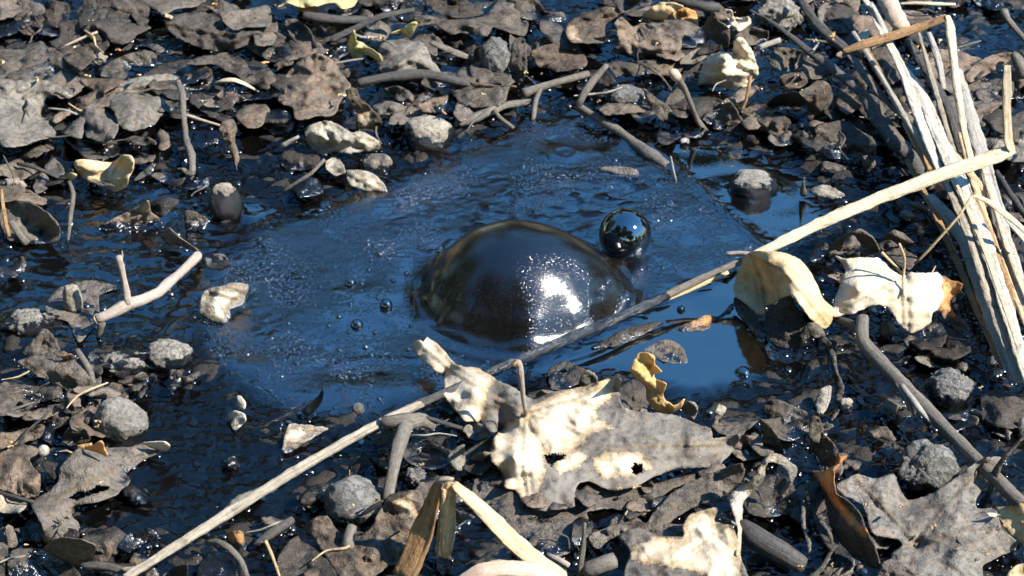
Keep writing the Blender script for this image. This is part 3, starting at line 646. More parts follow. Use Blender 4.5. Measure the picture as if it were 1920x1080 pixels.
def beads(name, label, cat_kind, pts, mat, flat=.75):
    V0, F0 = ICO[2]; V0 = np.array(V0); F0 = np.array(F0); n = len(V0); Vs = []; Fs = []
    for k, (x, y, z, r, q) in enumerate(pts):
        Vs.append(V0 * np.array([r, r * q, r * flat]) + (x, y, z)); Fs.append(F0 + n * k)
    return meshobj(name, np.vstack(Vs), np.vstack(Fs), mat, label=label, cat=cat_kind, kind='stuff')
# pin-head blisters in the film, too many to count
rs = np.random.RandomState(3); P_ = []
px = rs.uniform(380, 1430, 24000); py = rs.uniform(230, 770, 24000); p = U(px, py, 0.0)
hh, fi, ro, _ = tarheight(p[:, 0], p[:, 1]); dd = np.hypot(p[:, 0] - dc[0], p[:, 1] - dc[1])
den = fbm(p[:, 0] * 25, p[:, 1] * 25, 3, 77) + .15 * ((px < 560) & (py > 470))
for i in range(len(px)):
    if fi[i] > .35 and dd[i] > R0 * 1.02 and den[i] > .06 and np.hypot(px[i] - 1172, py[i] - 450) > 60 and not (590 < px[i] < 860 and 500 < py[i] < 660):
        r = rs.uniform(.0005, .0010) * (1 + (rs.rand() < .06) * .8); P_.append((p[i, 0], p[i, 1], hh[i] / 1000 - r * .15, r, 1.0))
beads('tar_blisters', 'pin head blisters speckling the tar film', 'tar', P_[:4200], 'tarclean')
# ------------------------------------------------------------------ stones
for (nm, lb, t, cx, cy, rx, ry, mt, kw) in STONES:
    rock(nm, lb, t, cx, cy, rx, ry, mt, **kw)

# ------------------------------------------------------------------ leaves traced one by one, back to front
L = leaf; D_ = 'dead_leaf'
# --- top left
L(D_, 'grey leaf cut by the top edge at the far left corner', 'T1', [(0,60),(0,112),(80,92),(230,82),(245,30),(150,0),(60,-30),(0,-20)], z=7, dome=9)
L(D_, 'grey leaf at top left with wet glinting lower rim', 'T1', [(540,-20),(530,80),(620,92),(740,105),(830,95),(850,50),(770,-20)], z=5, dome=13, tar=7)
L(D_, 'grey leaf with tan curled rim at the top edge left', 'T1', [(790,-20),(880,60,16),(920,82,18),(1000,45,18),(1110,32,16),(1150,-20)], z=9, dome=7)
L(D_, 'large dark crumpled leaf overhanging a black hollow at top left', 'T1', [(925,110,20),(1000,80,20),(1150,70),(1245,110),(1265,170),(1330,190),(1400,140),(1510,130),(1520,235),(1400,250,10),(1270,290,6),(1130,270,8),(1010,215,15),(950,165,20)], 'dark', z=12, dome=18, nz=4)
L(D_, 'grey leaf lying over the dark crumpled leaf at top left', 'T1', [(1250,105),(1290,60),(1400,50),(1510,30),(1520,140),(1390,150),(1310,168)], z=16, dome=12)
L(D_, 'wet dark sheet of leaf with a straw across it at top left', 'T1', [(340,190),(330,130),(420,110),(540,120),(700,125),(850,150),(780,190),(720,240),(650,250),(560,200),(430,175)], 'dark', z=3, dome=4, tar=3)
L(D_, 'small lump shaped leaf near the top left blue puddle', 'T1', [(250,20),(300,0),(390,30),(380,110),(320,150),(260,120)], 'dark', z=6, dome=14, nz=4)
L(D_, 'wet rounded leaf right of the top left blue puddle', 'T1', [(430,60),(470,0),(530,-10),(540,70),(490,110),(440,105)], z=4, dome=10, tar=5)
L(D_, 'broad grey leaf at the left edge above the grey lump leaves', 'T1', [(-10,290),(120,275),(300,270),(430,385,12),(445,420,8),(370,440),(250,430),(100,452),(-10,455)], z=8, dome=13, nz=3.5)
L(D_, 'grey leaf folded beside the pale yellowish crumb', 'T1', [(340,258),(480,262),(530,300),(510,350),(450,392),(370,340),(325,300)], z=12, dome=9)
L(D_, 'grey leaf with sparkling wet rim below the pale crumb', 'T1', [(565,425),(600,360),(700,310),(830,283),(900,320),(955,355),(850,372),(740,382),(700,445),(600,432)], z=6, dome=14, tar=8)
L(D_, 'pointed grey leaf lying above the smooth grey leaf', 'T1', [(585,525),(680,460),(800,430),(940,418),(1010,438,5),(960,490),(830,518),(700,535),(600,555)], 'light', z=9, dome=12)
L(D_, 'triangular brown grey leaf beside the pointed grey leaf', 'T1', [(450,440),(560,440),(690,440),(680,470),(590,520),(570,560,6),(500,500)], 'brown', z=10, dome=8)
L(D_, 'smooth broad grey leaf at left next to the white straw end', 'T1', [(582,545),(680,515),(800,525),(910,513),(955,580),(905,650),(872,695),(750,735),(670,705),(640,625),(598,592)], 'light', z=9, dome=20, dw=30, nz=2.5, tar=7)
L(D_, 'rounded grey leaf bulging below the smooth broad leaf', 'T1', [(478,600),(560,578),(640,640),(668,710),(640,772),(580,798),(490,772),(458,700),(468,640)], 'light', z=9, dome=24, dw=24, nz=3)
L(D_, 'large grey leaf filling the left edge with a torn notch', 'T1', [(-10,465),(100,452),(250,450),(330,490),(410,540),(300,540),(250,560),(252,640),(300,720),(312,762),(200,792),(100,824),(-10,795)], 'light', z=9, dome=14, dw=30, nz=4, tar=5)
L(D_, 'lower grey leaf at the left edge with glinting rim', 'T1', [(-10,800),(80,806),(122,842),(60,872),(-10,840)], z=3, dome=8, tar=6)
L(D_, 'narrow grey leaf left of the rounded bulging leaf', 'T1', [(345,745),(400,690),(478,640),(472,700),(460,772),(400,764)], z=7, dome=8)
L(D_, 'brown grey leaf sliding into tar below the smooth broad leaf', 'T1', [(552,835),(620,770),(740,740),(842,738),(800,792),(700,832),(620,872),(548,868)], 'brown', z=2, dome=12, tar=5)
L(D_, 'grey sprawling leaf in the tar right of the black hollow', 'T1', [(1050,352),(1130,315),(1210,308),(1280,283),(1385,345),(1405,390),(1510,408),(1520,455),(1400,472),(1340,432),(1270,392),(1200,360),(1100,362)], z=6, dome=16, nz=3.5)
L(D_, 'muddy scrap of leaf in the rippled tar at left centre', 'T1', [(1145,585),(1230,530),(1310,518),(1375,550),(1330,592),(1200,604)], 'brown', z=3, dome=9, nz=4, tar=5)
L('curled_leaf', 'dry curled strip of leaf hanging below the white straw', 'T1', [(1250,682,28),(1310,670,28),(1332,720,24),(1322,790,18),(1345,880,8),(1330,965,1),(1300,870,9),(1260,800,18),(1233,740,24)], 'brown', dome=7, dw=10, nz=2, tar=4)
L(D_, 'crumpled leaf right of the hanging curled strip', 'T1', [(1345,610),(1400,590),(1500,590),(1520,650),(1450,720),(1380,710),(1330,660)], 'brown', z=5, dome=12, nz=5)
L('gold_leaf', 'bright golden leaf standing out in the tar at left', 'T1', [(415,912,22),(470,898,24),(540,904,20),(632,912,14),(690,870,30),(742,880,32),(752,942,26),(722,1000,18),(712,1050,10),(650,1078,5),(600,1056,5),(500,1022,7),(440,972,12)], 'tan', clean=True, dome=5, dw=12, nz=2.2, ns=24, tar=-5, jag=1.4, veins=[[(690,880),(640,960),(620,1060)],[(420,930),(520,970),(620,1010)]])
L('gold_leaf', 'greenish gold tip beside the bright golden leaf at left', 'T1', [(362,992,8),(392,968,14),(432,985,12),(400,1018,6)], 'yellow', clean=True, dome=2, dw=8, nz=1, tar=-5)
L(D_, 'spiky dark leaf right of the bright golden leaf', 'T1', [(748,1012),(830,940),(902,858,14),(885,930),(852,982),(780,1010)], 'dark', z=4, dome=6)
L(D_, 'grey scrap left of the golden leaf', 'T1', [(188,1032),(230,968),(272,1000),(262,1062),(200,1085)], z=4, dome=12)
L(D_, 'dark folded scrap above the golden leaf tip', 'T1', [(248,942),(290,888),(342,920),(362,972),(310,992)], z=5, dome=9)
L(D_, 'small grey leaf left of the hanging twig in rippled tar', 'T1', [(850,985),(900,970),(990,1010),(1040,1000),(1000,1050),(930,1035)], z=3, dome=7)
# --- top centre
L('pale_leaf', 'pale yellow leaf cut by the top edge left of centre', 'T2', [(125,38),(160,0),(200,-40),(550,-40),(552,30),(482,48),(440,12),(380,22),(280,42),(230,34),(180,14)], 'yellow', clean=True, z=18, dome=6, tar=-5)
L(D_, 'rusty underside below the pale leaf at the top edge', 'T2', [(230,34),(280,42),(340,28),(340,55),(250,62)], 'rust', clean=True, z=12, dome=3, tar=-5)
L(D_, 'big brown grey domed leaf left of centre behind the pool', 'T2', [(155,445),(230,350),(330,298),(420,328),(482,410),(535,482),(505,532),(472,572),(440,642),(330,655),(230,672),(198,602),(128,572),(138,500)], 'brown', z=8, dome=30, dw=34, nz=4, tar=4, veins=[[(340,305),(330,450),(250,640)],[(330,450),(460,560)]])
L(D_, 'bent dark leaf at top behind the domed brown leaf', 'T2', [(-5,100),(60,88),(112,110),(122,200),(82,252),(-5,245)], z=9, dome=12, nz=4)
L(D_, 'tilted grey leaf slab left of the dark top branch', 'T2', [(160,122),(230,108),(292,160),(342,262),(290,272),(230,242),(188,190)], z=10, dome=12)
L(D_, 'flat grey leaf under the dark hollow at top centre left', 'T2', [(60,270),(160,262),(200,300),(150,350),(70,340),(30,300)], 'dark', z=2, dome=5)
L(D_, 'wet grey leaf left of the domed brown leaf', 'T2', [(0,400),(60,380),(110,420),(140,470),(60,500),(0,490)], z=3, dome=8, tar=4)
L(D_, 'stone like grey leaf block behind the pool at top centre', 'T2', [(700,242),(780,222),(900,228),(952,250),(985,330),(1035,402),(980,425),(850,424),(740,435),(690,385),(678,302)], 'light', z=8, dome=20, dw=30, nz=3, tar=3)
L('yellow_leaf', 'cream yellow curled leaf on dark litter at top centre', 'T2', [(543,178,34),(560,178,34),(562,230,26),(600,240,20),(655,280,22),(702,308,26),(704,352,20),(640,316,16),(604,300,12),(584,344,6),(540,322,8),(512,258,14)], 'yellow', clean=True, dome=5, dw=10, nz=2, tar=-5, jag=1)
L('yellow_leaf', 'small buff leaf right of the cream yellow leaf', 'T2', [(755,192,16),(830,160,22),(868,130,28),(908,128,28),(890,182,18),(862,217,10),(820,192,12)], 'yellow', clean=True, dome=4, dw=9, nz=2, tar=-5, jag=1)
L(D_, 'wide dark leaf sheet along the top edge at centre right', 'T2', [(885,92),(980,88),(1100,110),(1230,100),(1300,80),(1380,-20),(1520,-20),(1520,190),(1400,172),(1330,152),(1300,202),(1200,192),(1150,182),(1090,192),(1000,135),(900,145)], z=9, dome=12, nz=4)
L(D_, 'dark leaf pocket above the wide top sheet', 'T2', [(930,-20),(1120,-20),(1290,60),(1230,90),(1100,95),(1000,60)], 'dark', z=7, dome=12, nz=4)
L(D_, 'grey folded leaf under the cream yellow leaf stem', 'T2', [(640,152),(700,118),(762,170),(722,222),(650,224),(600,192)], z=9, dome=8)
L(D_, 'upright grey flap beside the dark standing lump', 'T2', [(1440,242,22),(1510,218,26),(1520,402,16),(1472,482,4),(1430,402,10)], dome=6)
L(D_, 'pointed grey leaf under the dark standing lump', 'T2', [(1200,462,18),(1320,480,14),(1465,490,12),(1340,548,3),(1265,520,6)], 'brown', dome=6)
L(D_, 'grey hooded leaf under the long dark top stick', 'T2', [(1090,190),(1180,185),(1230,230),(1210,310),(1130,290),(1060,240)], 'dark', z=7, dome=14, nz=4)
L(D_, 'crumpled leaf scrap under the thick stick at centre', 'T2', [(648,602),(720,568),(800,578),(842,610),(760,642),(680,644)], z=5, dome=9, nz=5)
L(D_, 'grey crumpled strip beneath the thick stick', 'T2', [(720,502),(800,488),(872,520),(882,582),(800,562),(740,540)], z=6, dome=10, nz=5)
L(D_, 'grey twisted scrap behind the pale rounded stone', 'T2', [(850,610),(960,560),(1080,540),(1060,580),(960,630),(880,680),(820,690)], 'brown', z=4, dome=7, nz=4)
L(D_, 'shell shaped scrap right of the pale rounded stone', 'T2', [(1110,640),(1140,570),(1220,555),(1270,600),(1250,650),(1160,680)], z=4, dome=9, nz=4, tar=5)
L('curled_leaf', 'dark curled strip standing beside the big brown domed leaf', 'T2', [(505,505,42),(560,500,42),(592,560,36),(652,612,26),(712,692,12),(682,742,4),(640,722,6),(562,722,8),(572,642,22),(528,580,34)], 'brown', dome=4, dw=10, clean=[[(570,640),(640,630),(690,720),(640,735),(565,720)]])
L('pale_leaf', 'pale lumpy dry leaf at the back left shore of the pool', 'T2', [(278,722,18),(370,680,24),(440,690,24),(530,740,20),(600,740,16),(692,792,8),(692,842,3),(600,852,6),(520,862,8),(440,852,8),(380,872,6),(340,852,6),(288,802,10)], 'dust', clean=[[(280,720),(370,690),(440,700),(420,800),(350,850),(290,790)],[(560,760),(690,800),(680,840),(560,840)]], dome=8, nz=5, tar=2, veins=[[(360,700),(355,850)]])
L('pale_leaf', 'pale flat leaf dipping into the pool at its back left shore', 'T2', [(505,962,10),(600,958,12),(682,990,8),(745,1085,1),(640,1075,2),(530,1042,5)], 'dust', dome=5, tar=2, clean=[[(560,970),(680,1000),(720,1070),(620,1050)]])
L('pale_leaf', 'pale crumpled scrap above the flat leaf at the pool shore', 'T2', [(600,902),(640,868),(740,868),(765,922),(700,944),(620,952)], 'dust', z=8, dome=9, nz=4, tar=4)
L(D_, 'fuzzy grey scrap at the top of the thin twig', 'T2', [(400,902),(460,888),(505,960),(450,985),(398,952)], 'dust', z=5, dome=12, nz=5)
L(D_, 'black tarry clump under the thin twig beside the pool', 'T2', [(230,1010),(290,990),(360,1020),(380,1080),(250,1110),(210,1060)], 'dark', z=2, dome=14, nz=5, tar=14)
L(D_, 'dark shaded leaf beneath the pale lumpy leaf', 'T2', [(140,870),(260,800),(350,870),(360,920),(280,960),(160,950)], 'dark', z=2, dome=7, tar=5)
L(D_, 'round tar soaked curl left of the big brown leaf', 'T2', [(30,640),(110,610),(200,640),(210,720),(130,760),(40,720)], 'dark', z=3, dome=14, tar=12, nz=5)
# --- top right of centre
L(D_, 'brown patched leaf with a yellow worm like bit on top', 'T3', [(300,162),(330,110),(420,70),(530,38),(632,60),(560,112),(522,142),(520,232),(440,242),(330,234),(308,200)], 'brown', z=9, dome=14, nz=4, clean=[[(300,150),(360,140),(390,230),(310,220)]])
L(D_, 'large grey brown leaf cupped over a hollow behind the pool', 'T3', [(562,285,6),(600,220,18),(578,130,30),(620,98,32),(682,150),(740,128),(850,168),(882,190),(955,232),(942,282),(860,312),(800,312),(785,345,2),(700,335,3),(600,305,4)], 'brown', z=14, dome=14, dw=26, nz=4, tar=7, veins=[[(625,105),(690,250),(770,340)]])
L(D_, 'smooth grey leaf over the crossing twigs behind the pool', 'T3', [(108,292),(200,248),(330,243),(402,300),(424,362),(380,385),(250,402),(170,382),(118,342)], 'brown', z=9, dome=16, dw=30)
L('pale_leaf', 'pale tan curled leaf at the top edge right of centre', 'T3', [(735,85,14),(820,20,24),(900,12,26),(962,40,24),(885,80,16),(852,122,8),(760,112,8)], 'tan', clean=True, dome=6, tar=-5)
L(D_, 'rust red leaf hollow beside the pale tan curled leaf', 'T3', [(880,82,10),(962,42,18),(1032,70,14),(1042,150,6),(950,162,3),(880,132,4)], 'rust', clean=True, dome=3, tar=-5)
L('pale_leaf', 'large pale rounded leaf lump behind the pool at right', 'T3', [(1045,485,2),(1060,400,14),(1110,310,26),(1190,290,30),(1240,290,30),(1250,230,42),(1290,208,46),(1342,270,36),(1372,340,26),(1388,412,14),(1352,462,7),(1300,502,2),(1180,492,2),(1100,482,2)], 'cream', clean=True, dome=13, dw=22, nz=3, tar=3, c=[(1200,330,34),(1230,340,24),(1200,420,20)])
L(D_, 'dark upright leaf behind the pale rounded leaf lump', 'T3', [(1078,185,14),(1100,100,28),(1140,68,34),(1162,120,28),(1222,160,24),(1212,272,8),(1150,242,10)], dome=6)
L(D_, 'grey leaf ridge left of the pale rounded leaf lump', 'T3', [(940,355),(980,310),(1052,268),(1105,300),(1062,342),(1000,360)], z=8, dome=9)
L(D_, 'pointed grey leaf in front of the pale rounded lump', 'T3', [(1130,725,2),(1148,650,8),(1190,590,16),(1232,578,20),(1272,640,14),(1302,692,6),(1220,725,2)], dome=7, tar=4)
L(D_, 'grey folded leaf right of the pointed one behind the pool', 'T3', [(1290,692),(1330,640),(1430,600),(1495,600),(1442,662),(1380,722),(1320,724)], 'brown', z=6, dome=9, tar=4)
L(D_, 'wet tarry flap holding the tiny white pebble', 'T3', [(818,795),(828,738),(900,745),(1000,730),(1082,718),(1062,770),(960,772),(900,802),(860,812)], 'dark', z=3, dome=6, tar=5)
L(D_, 'grey leaf leaning on the dark pitted stone', 'T3', [(735,500,20),(800,540,18),(880,600,10),(955,715,1),(870,692,2),(800,640,8)], dome=8, tar=3)
L(D_, 'dark leaf folded over the left of the pitted stone', 'T3', [(420,402),(530,398),(585,460),(522,482),(502,562,4),(458,552,4),(438,480)], 'dark', z=14, dome=8)
L(D_, 'dark glossy leaf above the pitted stone', 'T3', [(528,362),(620,343),(742,370),(765,412),(650,432),(580,422)], 'dark', z=10, dome=11, tar=8)
L(D_, 'wet grey leaf at the top edge with a bright glint', 'T3', [(-10,-20),(130,-20),(182,60),(285,70),(302,112),(200,132),(120,112),(60,102),(-10,60)], z=5, dome=9, tar=6)
L(D_, 'narrow grey leaf left of the crossing twigs', 'T3', [(-10,190),(60,230),(112,280),(92,332),(30,322),(-10,305)], z=8, dome=8)
L(D_, 'dark leaf at the top edge above the cupped leaf', 'T3', [(560,-20),(720,-20),(690,40),(640,80),(600,50)], 'dark', z=14, dome=7)
L(D_, 'grey floating scrap with pale tip in the pool film', 'T3', [(485,945,3),(600,935,4),(700,950,4),(714,985,1),(650,992,1),(520,962,2)], z=2, dome=2, nz=1, tar=2)
L(D_, 'ragged grey leaf behind the stick with a pink knob', 'T3', [(860,560),(930,500),(980,540),(1010,640),(940,660),(880,620)], z=4, dome=9, tar=4)
L(D_, 'pale crumbs of leaf beside the black log at the top', 'T3', [(1178,52),(1230,58),(1252,100),(1332,98),(1342,142),(1270,172),(1220,122)], 'cream', clean=True, z=12, dome=8, nz=5, tar=-5)
L(D_, 'grey wet leaf under the pale crumbs at top right', 'T3', [(1230,170),(1350,150),(1440,180),(1420,240),(1310,250)], z=5, dome=12, nz=4)
L(D_, 'dark red film shadowed leaf in the still tar at right', 'T3', [(1120,870),(1190,790),(1290,800),(1290,870),(1240,940),(1170,930)], 'dark', z=0, dome=1.5, nz=.5, tar=-1)
# --- top right
L(D_, 'grey leaf with pale upper rim right of the pale crumbly heap', 'T4', [(108,268,20),(250,288,20),(265,320),(252,372),(160,402),(100,382),(58,350)], z=9, dome=9)
L(D_, 'grey leaf wedge behind the dark leaning reeds', 'T4', [(243,432),(280,312),(405,390),(385,432),(300,444)], z=9, dome=10)
L('curled_leaf', 'large grey curled leaf with a black tube opening', 'T4', [(232,520,34),(300,480,34),(340,448,32),(402,470,26),(434,560,16),(438,632,8),(350,662,6),(290,692,3),(282,600,16),(262,548,30)], dome=9, dw=18)
L('curled_leaf', 'dark inner roll of the tube shaped leaf at right', 'T4', [(50,590,10),(130,530,24),(230,522,33),(268,560,26),(250,600,10),(150,600,5)], 'dark', dome=1)
L(D_, 'large flat grey leaf with wet silvery lower rim at right', 'T4', [(325,722),(400,690),(500,678),(560,720),(652,780),(665,852),(640,902,4),(570,905,3),(480,895,3),(380,885,3),(348,822,6)], z=12, dome=12, dw=40, tar=7, nz=2.5)
L(D_, 'small grey leaf hanging at the wet rim of the flat grey leaf', 'T4', [(588,882,12),(640,880,12),(668,930,7),(630,995,1),(598,940,5)], dome=4)
L(D_, 'tan rimmed curl above the black tube opening', 'T4', [(128,432),(230,408),(285,460),(210,502),(148,482)], 'brown', z=14, dome=9)
L(D_, 'grey leaf seen between the leaning reeds', 'T4', [(620,292),(700,268),(785,290),(805,440),(720,472),(640,382)], z=7, dome=10)
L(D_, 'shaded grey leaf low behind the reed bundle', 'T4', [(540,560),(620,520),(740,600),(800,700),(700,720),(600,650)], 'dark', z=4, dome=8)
L(D_, 'tan edged grey leaf right of the reed bundle', 'T4', [(1155,435),(1240,350,16),(1330,308,20),(1435,300,20),(1400,362),(1300,412),(1200,464)], 'brown', z=8, dome=9)
L(D_, 'narrow grey leaf below the tan edged one at right', 'T4', [(1165,495),(1350,450),(1425,438),(1402,482),(1200,525)], z=5, dome=5, tar=5)
L(D_, 'brown ragged leaf caught on the folded straw end', 'T4', [(1205,645),(1280,600),(1390,578),(1340,622),(1270,652),(1230,675)], 'brown', z=12, dome=6)
L(D_, 'pale grey leaf at the right edge under the straw bend', 'T4', [(1278,775),(1380,763),(1450,790),(1520,770),(1520,905),(1400,895),(1298,842)], 'dust', z=6, dome=8)
L(D_, 'grey leaf at the right edge above the straw bend', 'T4', [(1430,655),(1520,615),(1520,745),(1450,722)], z=6, dome=7)
L(D_, 'lumpy grey leaf left of the tube shaped leaf', 'T4', [(-10,560),(60,610),(150,640),(190,700),(120,760),(40,740),(-10,700)], z=5, dome=13, nz=5, tar=5)
L(D_, 'small pointed grey leaf in the wet tar at right', 'T4', [(232,790,4),(255,735,12),(290,760,9),(302,812,3),(262,825,2)], dome=4, tar=3)
L(D_, 'grey wet leaf scrap left of the large flat grey leaf', 'T4', [(60,780),(110,730),(190,740),(200,800),(120,820)], z=3, dome=8, tar=5)
L(D_, 'dark leaf at the top edge right of the white straw', 'T4', [(1220,-20),(1520,-20),(1520,40),(1380,60),(1260,40)], 'dark', z=5, dome=9, nz=4, tar=8)
L(D_, 'grey leaf under the brown folded reed', 'T4', [(800,60),(900,60),(1000,110),(960,150),(850,130)], 'brown', z=5, dome=6)
L(D_, 'dark leaf in the shade between reeds and pale crumbs', 'T4', [(330,20),(420,10),(560,60),(580,150),(470,190),(380,130)], 'dark', z=6, dome=10, nz=4)
L(D_, 'torn buff scrap left of the brown folded reed', 'T4', [(570,195),(600,170),(632,165),(625,205),(590,225)], 'dust', clean=True, z=18, dome=4)
# --- left
L(D_, 'grey cupped leaf at the left edge with a thin dark rim', 'T5', [(20,112,10),(100,108,18),(180,120,24),(270,180,24),(322,240,18),(338,300,8),(300,342,2),(200,352,2),(100,342,3),(40,322,5),(-10,210,8)], 'mud', dome=3, dw=20, c=[(150,220,9),(240,270,6)], tar=4, blot=.4)
L(D_, 'tan grey leaf at the left edge above the cupped leaf', 'T5', [(-10,-5),(90,-5),(160,50),(262,100),(240,132),(100,106),(-10,112)], 'brown', z=9, dome=8)
L(D_, 'wet black leaf at the left edge beside ring ripples', 'T5', [(-10,485),(70,470),(122,420,12),(152,492),(80,542),(-10,535)], 'dark', z=4, dome=7, tar=7)
L(D_, 'leaf with a pale ridge in the tar right of the thin upright twig', 'T5', [(556,252,2),(680,190,8),(780,140,16),(832,108,22),(852,170,14),(902,212,6),(860,242,2),(750,268,1),(640,268,1)], 'brown', dome=4, tar=5, clean=[[(770,140),(835,100),(850,190),(780,170)]])
L(D_, 'black glossy leaf beside the pale ridged leaf', 'T5', [(840,120,10),(940,90,16),(1010,110,12),(930,190,6),(880,200,4)], 'dark', dome=4, tar=7)
L(D_, 'dark folded scrap left of the tar based pale stone', 'T5', [(1038,172,14),(1080,160,14),(1172,220,6),(1140,272,2),(1048,272,2)], 'dark', dome=4, tar=6, clean=[[(1100,190),(1160,215),(1130,235)]])
L(D_, 'dark sliver pointing at the forked twig tip', 'T5', [(908,312,4),(948,258,14),(1012,320,12),(1102,380,10),(1112,402,5),(1000,362,3),(938,352,2)], 'brown', dome=3, tar=4)
L(D_, 'small pale grey veined leaf floating left of the pool', 'T5', [(1118,742,3),(1148,622,14),(1240,588,18),(1332,568,18),(1402,590,10),(1384,640,8),(1362,692,5),(1290,722,6),(1302,772,2),(1258,805,1),(1178,782,1)], 'dust', dome=5, tar=3, clean=[[(1160,640),(1320,580),(1390,600),(1280,700),(1270,780),(1180,760)]], veins=[[(1155,625),(1240,690),(1290,770)],[(1190,620),(1330,660)],[(1280,590),(1380,620)]])
L(D_, 'grey leaf flap over the crumbs at the left edge', 'T5', [(125,965),(250,828,16),(312,890,16),(335,960,10),(310,1002,6),(200,1002,6)], z=9, dome=5)
# --- lower left
L(D_, 'veined grey leaf with brown torn tips at the left', 'B1', [(85,45),(200,8),(310,-2,20),(372,50,20),(432,120),(465,190,3),(400,213,3),(350,192),(250,152),(180,112),(120,72)], z=12, dome=10, tar=4, veins=[[(100,20),(240,130),(350,200)],[(300,60),(400,200)]])
L(D_, 'torn brown leaf bit standing on the veined grey leaf', 'B1', [(255,2,22),(300,20,24),(345,10,26),(370,45,18),(340,78,14),(310,40,18)], 'rust', dome=2, clean=[[(250,0),(345,5),(330,28),(290,28)]])
L(D_, 'wet sheened grey leaf at the left edge under the veined one', 'B1', [(-10,165),(60,130),(130,120),(190,165),(290,168),(292,212),(190,242),(140,272),(-10,302)], z=4, dome=9, dw=30, tar=5, blot=.5, nz=2)
L(D_, 'small grey leaf with crinkled rim left of the egg shaped stone', 'B1', [(203,332),(240,280),(330,268),(415,285,2),(330,342),(250,372),(213,362)], z=5, dome=12, tar=3)
L(D_, 'narrow grey brown leaf at the left edge below the sheened leaf', 'B1', [(-10,392),(60,385),(200,350),(218,370),(190,412),(90,442),(-10,464)], 'brown', z=6, dome=8)
L('curled_leaf', 'grey brown curly leaf at the left edge by the white pebble', 'B1', [(-10,505),(60,460),(168,453),(182,490),(140,522,20),(192,590,20),(195,640,14),(180,702,4),(100,692),(40,672),(-10,655)], 'brown', z=10, dome=11, dw=20, tar=2, nz=4)
L('curled_leaf', 'curled grey scrap against the egg shaped stone', 'B1', [(298,420,8),(330,365,18),(400,370,18),(435,420,10),(380,455,5),(330,455,5)], 'brown', dome=5, nz=4)
L('lobed_leaf', 'large grey lobed leaf with glossy streak at lower left', 'B1', [(155,722,8),(270,640,12),(290,550,16),(370,470,18),(420,450),(520,460),(640,455),(690,440),(765,478,6),(690,522,3),(610,585,2),(632,620,3),(590,662,5),(560,690,8),(470,722,10),(360,742,8),(345,785,8),(382,830,5),(362,902,4),(270,907,5),(215,922,5),(208,850),(168,772)], z=14, dome=5, dw=26, nz=2, tar=2.5, c=[(300,700,10),(450,560,16)], holes=[[(330,702),(370,678),(430,668),(470,640),(530,648),(520,664),(450,686),(360,716)]], veins=[[(160,722),(300,690),(560,560)],[(200,740),(290,840)]], clean=[[(690,436),(740,440),(770,480),(720,470)]])
L('curled_leaf', 'pale curled tip of the large lobed leaf at lower left', 'B1', [(690,440,10),(780,433,16),(822,455,12),(800,482,4),(740,468,6)], 'dust', clean=True, dome=2, dw=8, tar=1)
L('rolled_leaf', 'rolled brown grey leaf tube below the lobed leaf', 'B1', [(215,935,12),(290,898,28),(400,908,34),(462,940,30),(445,992,14),(370,1032,4),(290,1002,6),(220,962,8)], 'brown', dome=9, dw=16, tar=3)
L('leaf_fragment', 'small rusty triangle of leaf on the large lobed leaf', 'B1', [(405,465,17),(450,448,26),(490,430,30),(503,465,24),(516,502,19),(460,482,18)], 'rust', clean=True, dome=1, nz=.6, tar=-5)
L(D_, 'rusty strip tucked behind the small rusty triangle', 'B1', [(368,450,16),(440,438,20),(432,458,18),(385,462,16)], 'rust', clean=True, dome=1, nz=.6, tar=-5)
L(D_, 'grey strip of leaf at the lower left edge', 'B1', [(-10,925),(40,940),(25,1010),(22,1090),(-10,1090)], z=5, dome=7)
L(D_, 'dark grey strip leaning at the lower left corner', 'B1', [(25,845,12),(60,840,12),(88,930,4),(40,945,4)], dome=4)
L(D_, 'black tar soaked leaf floating at lower left', 'B1', [(558,922),(620,880),(712,848),(775,890),(700,922),(620,962)], 'dark', z=2, dome=7, tar=14)
L(D_, 'black tar soaked curl touching the lobed leaf', 'B1', [(585,662),(640,630),(722,690),(692,732),(620,712)], 'dark', z=2, dome=9, tar=16)
L(D_, 'shaded dark leaf in the lower left corner', 'B1', [(60,960),(200,950),(330,1020),(380,1090),(60,1090)], 'dark', z=2, dome=8, tar=6)
L(D_, 'pale crumbly leaf scraps at the left edge above the tube', 'B1', [(-10,690),(60,700),(132,732),(90,775),(-10,765)], 'dust', z=7, dome=8, nz=5, tar=2, clean=[[(0,690),(50,700),(30,760),(0,760)]])
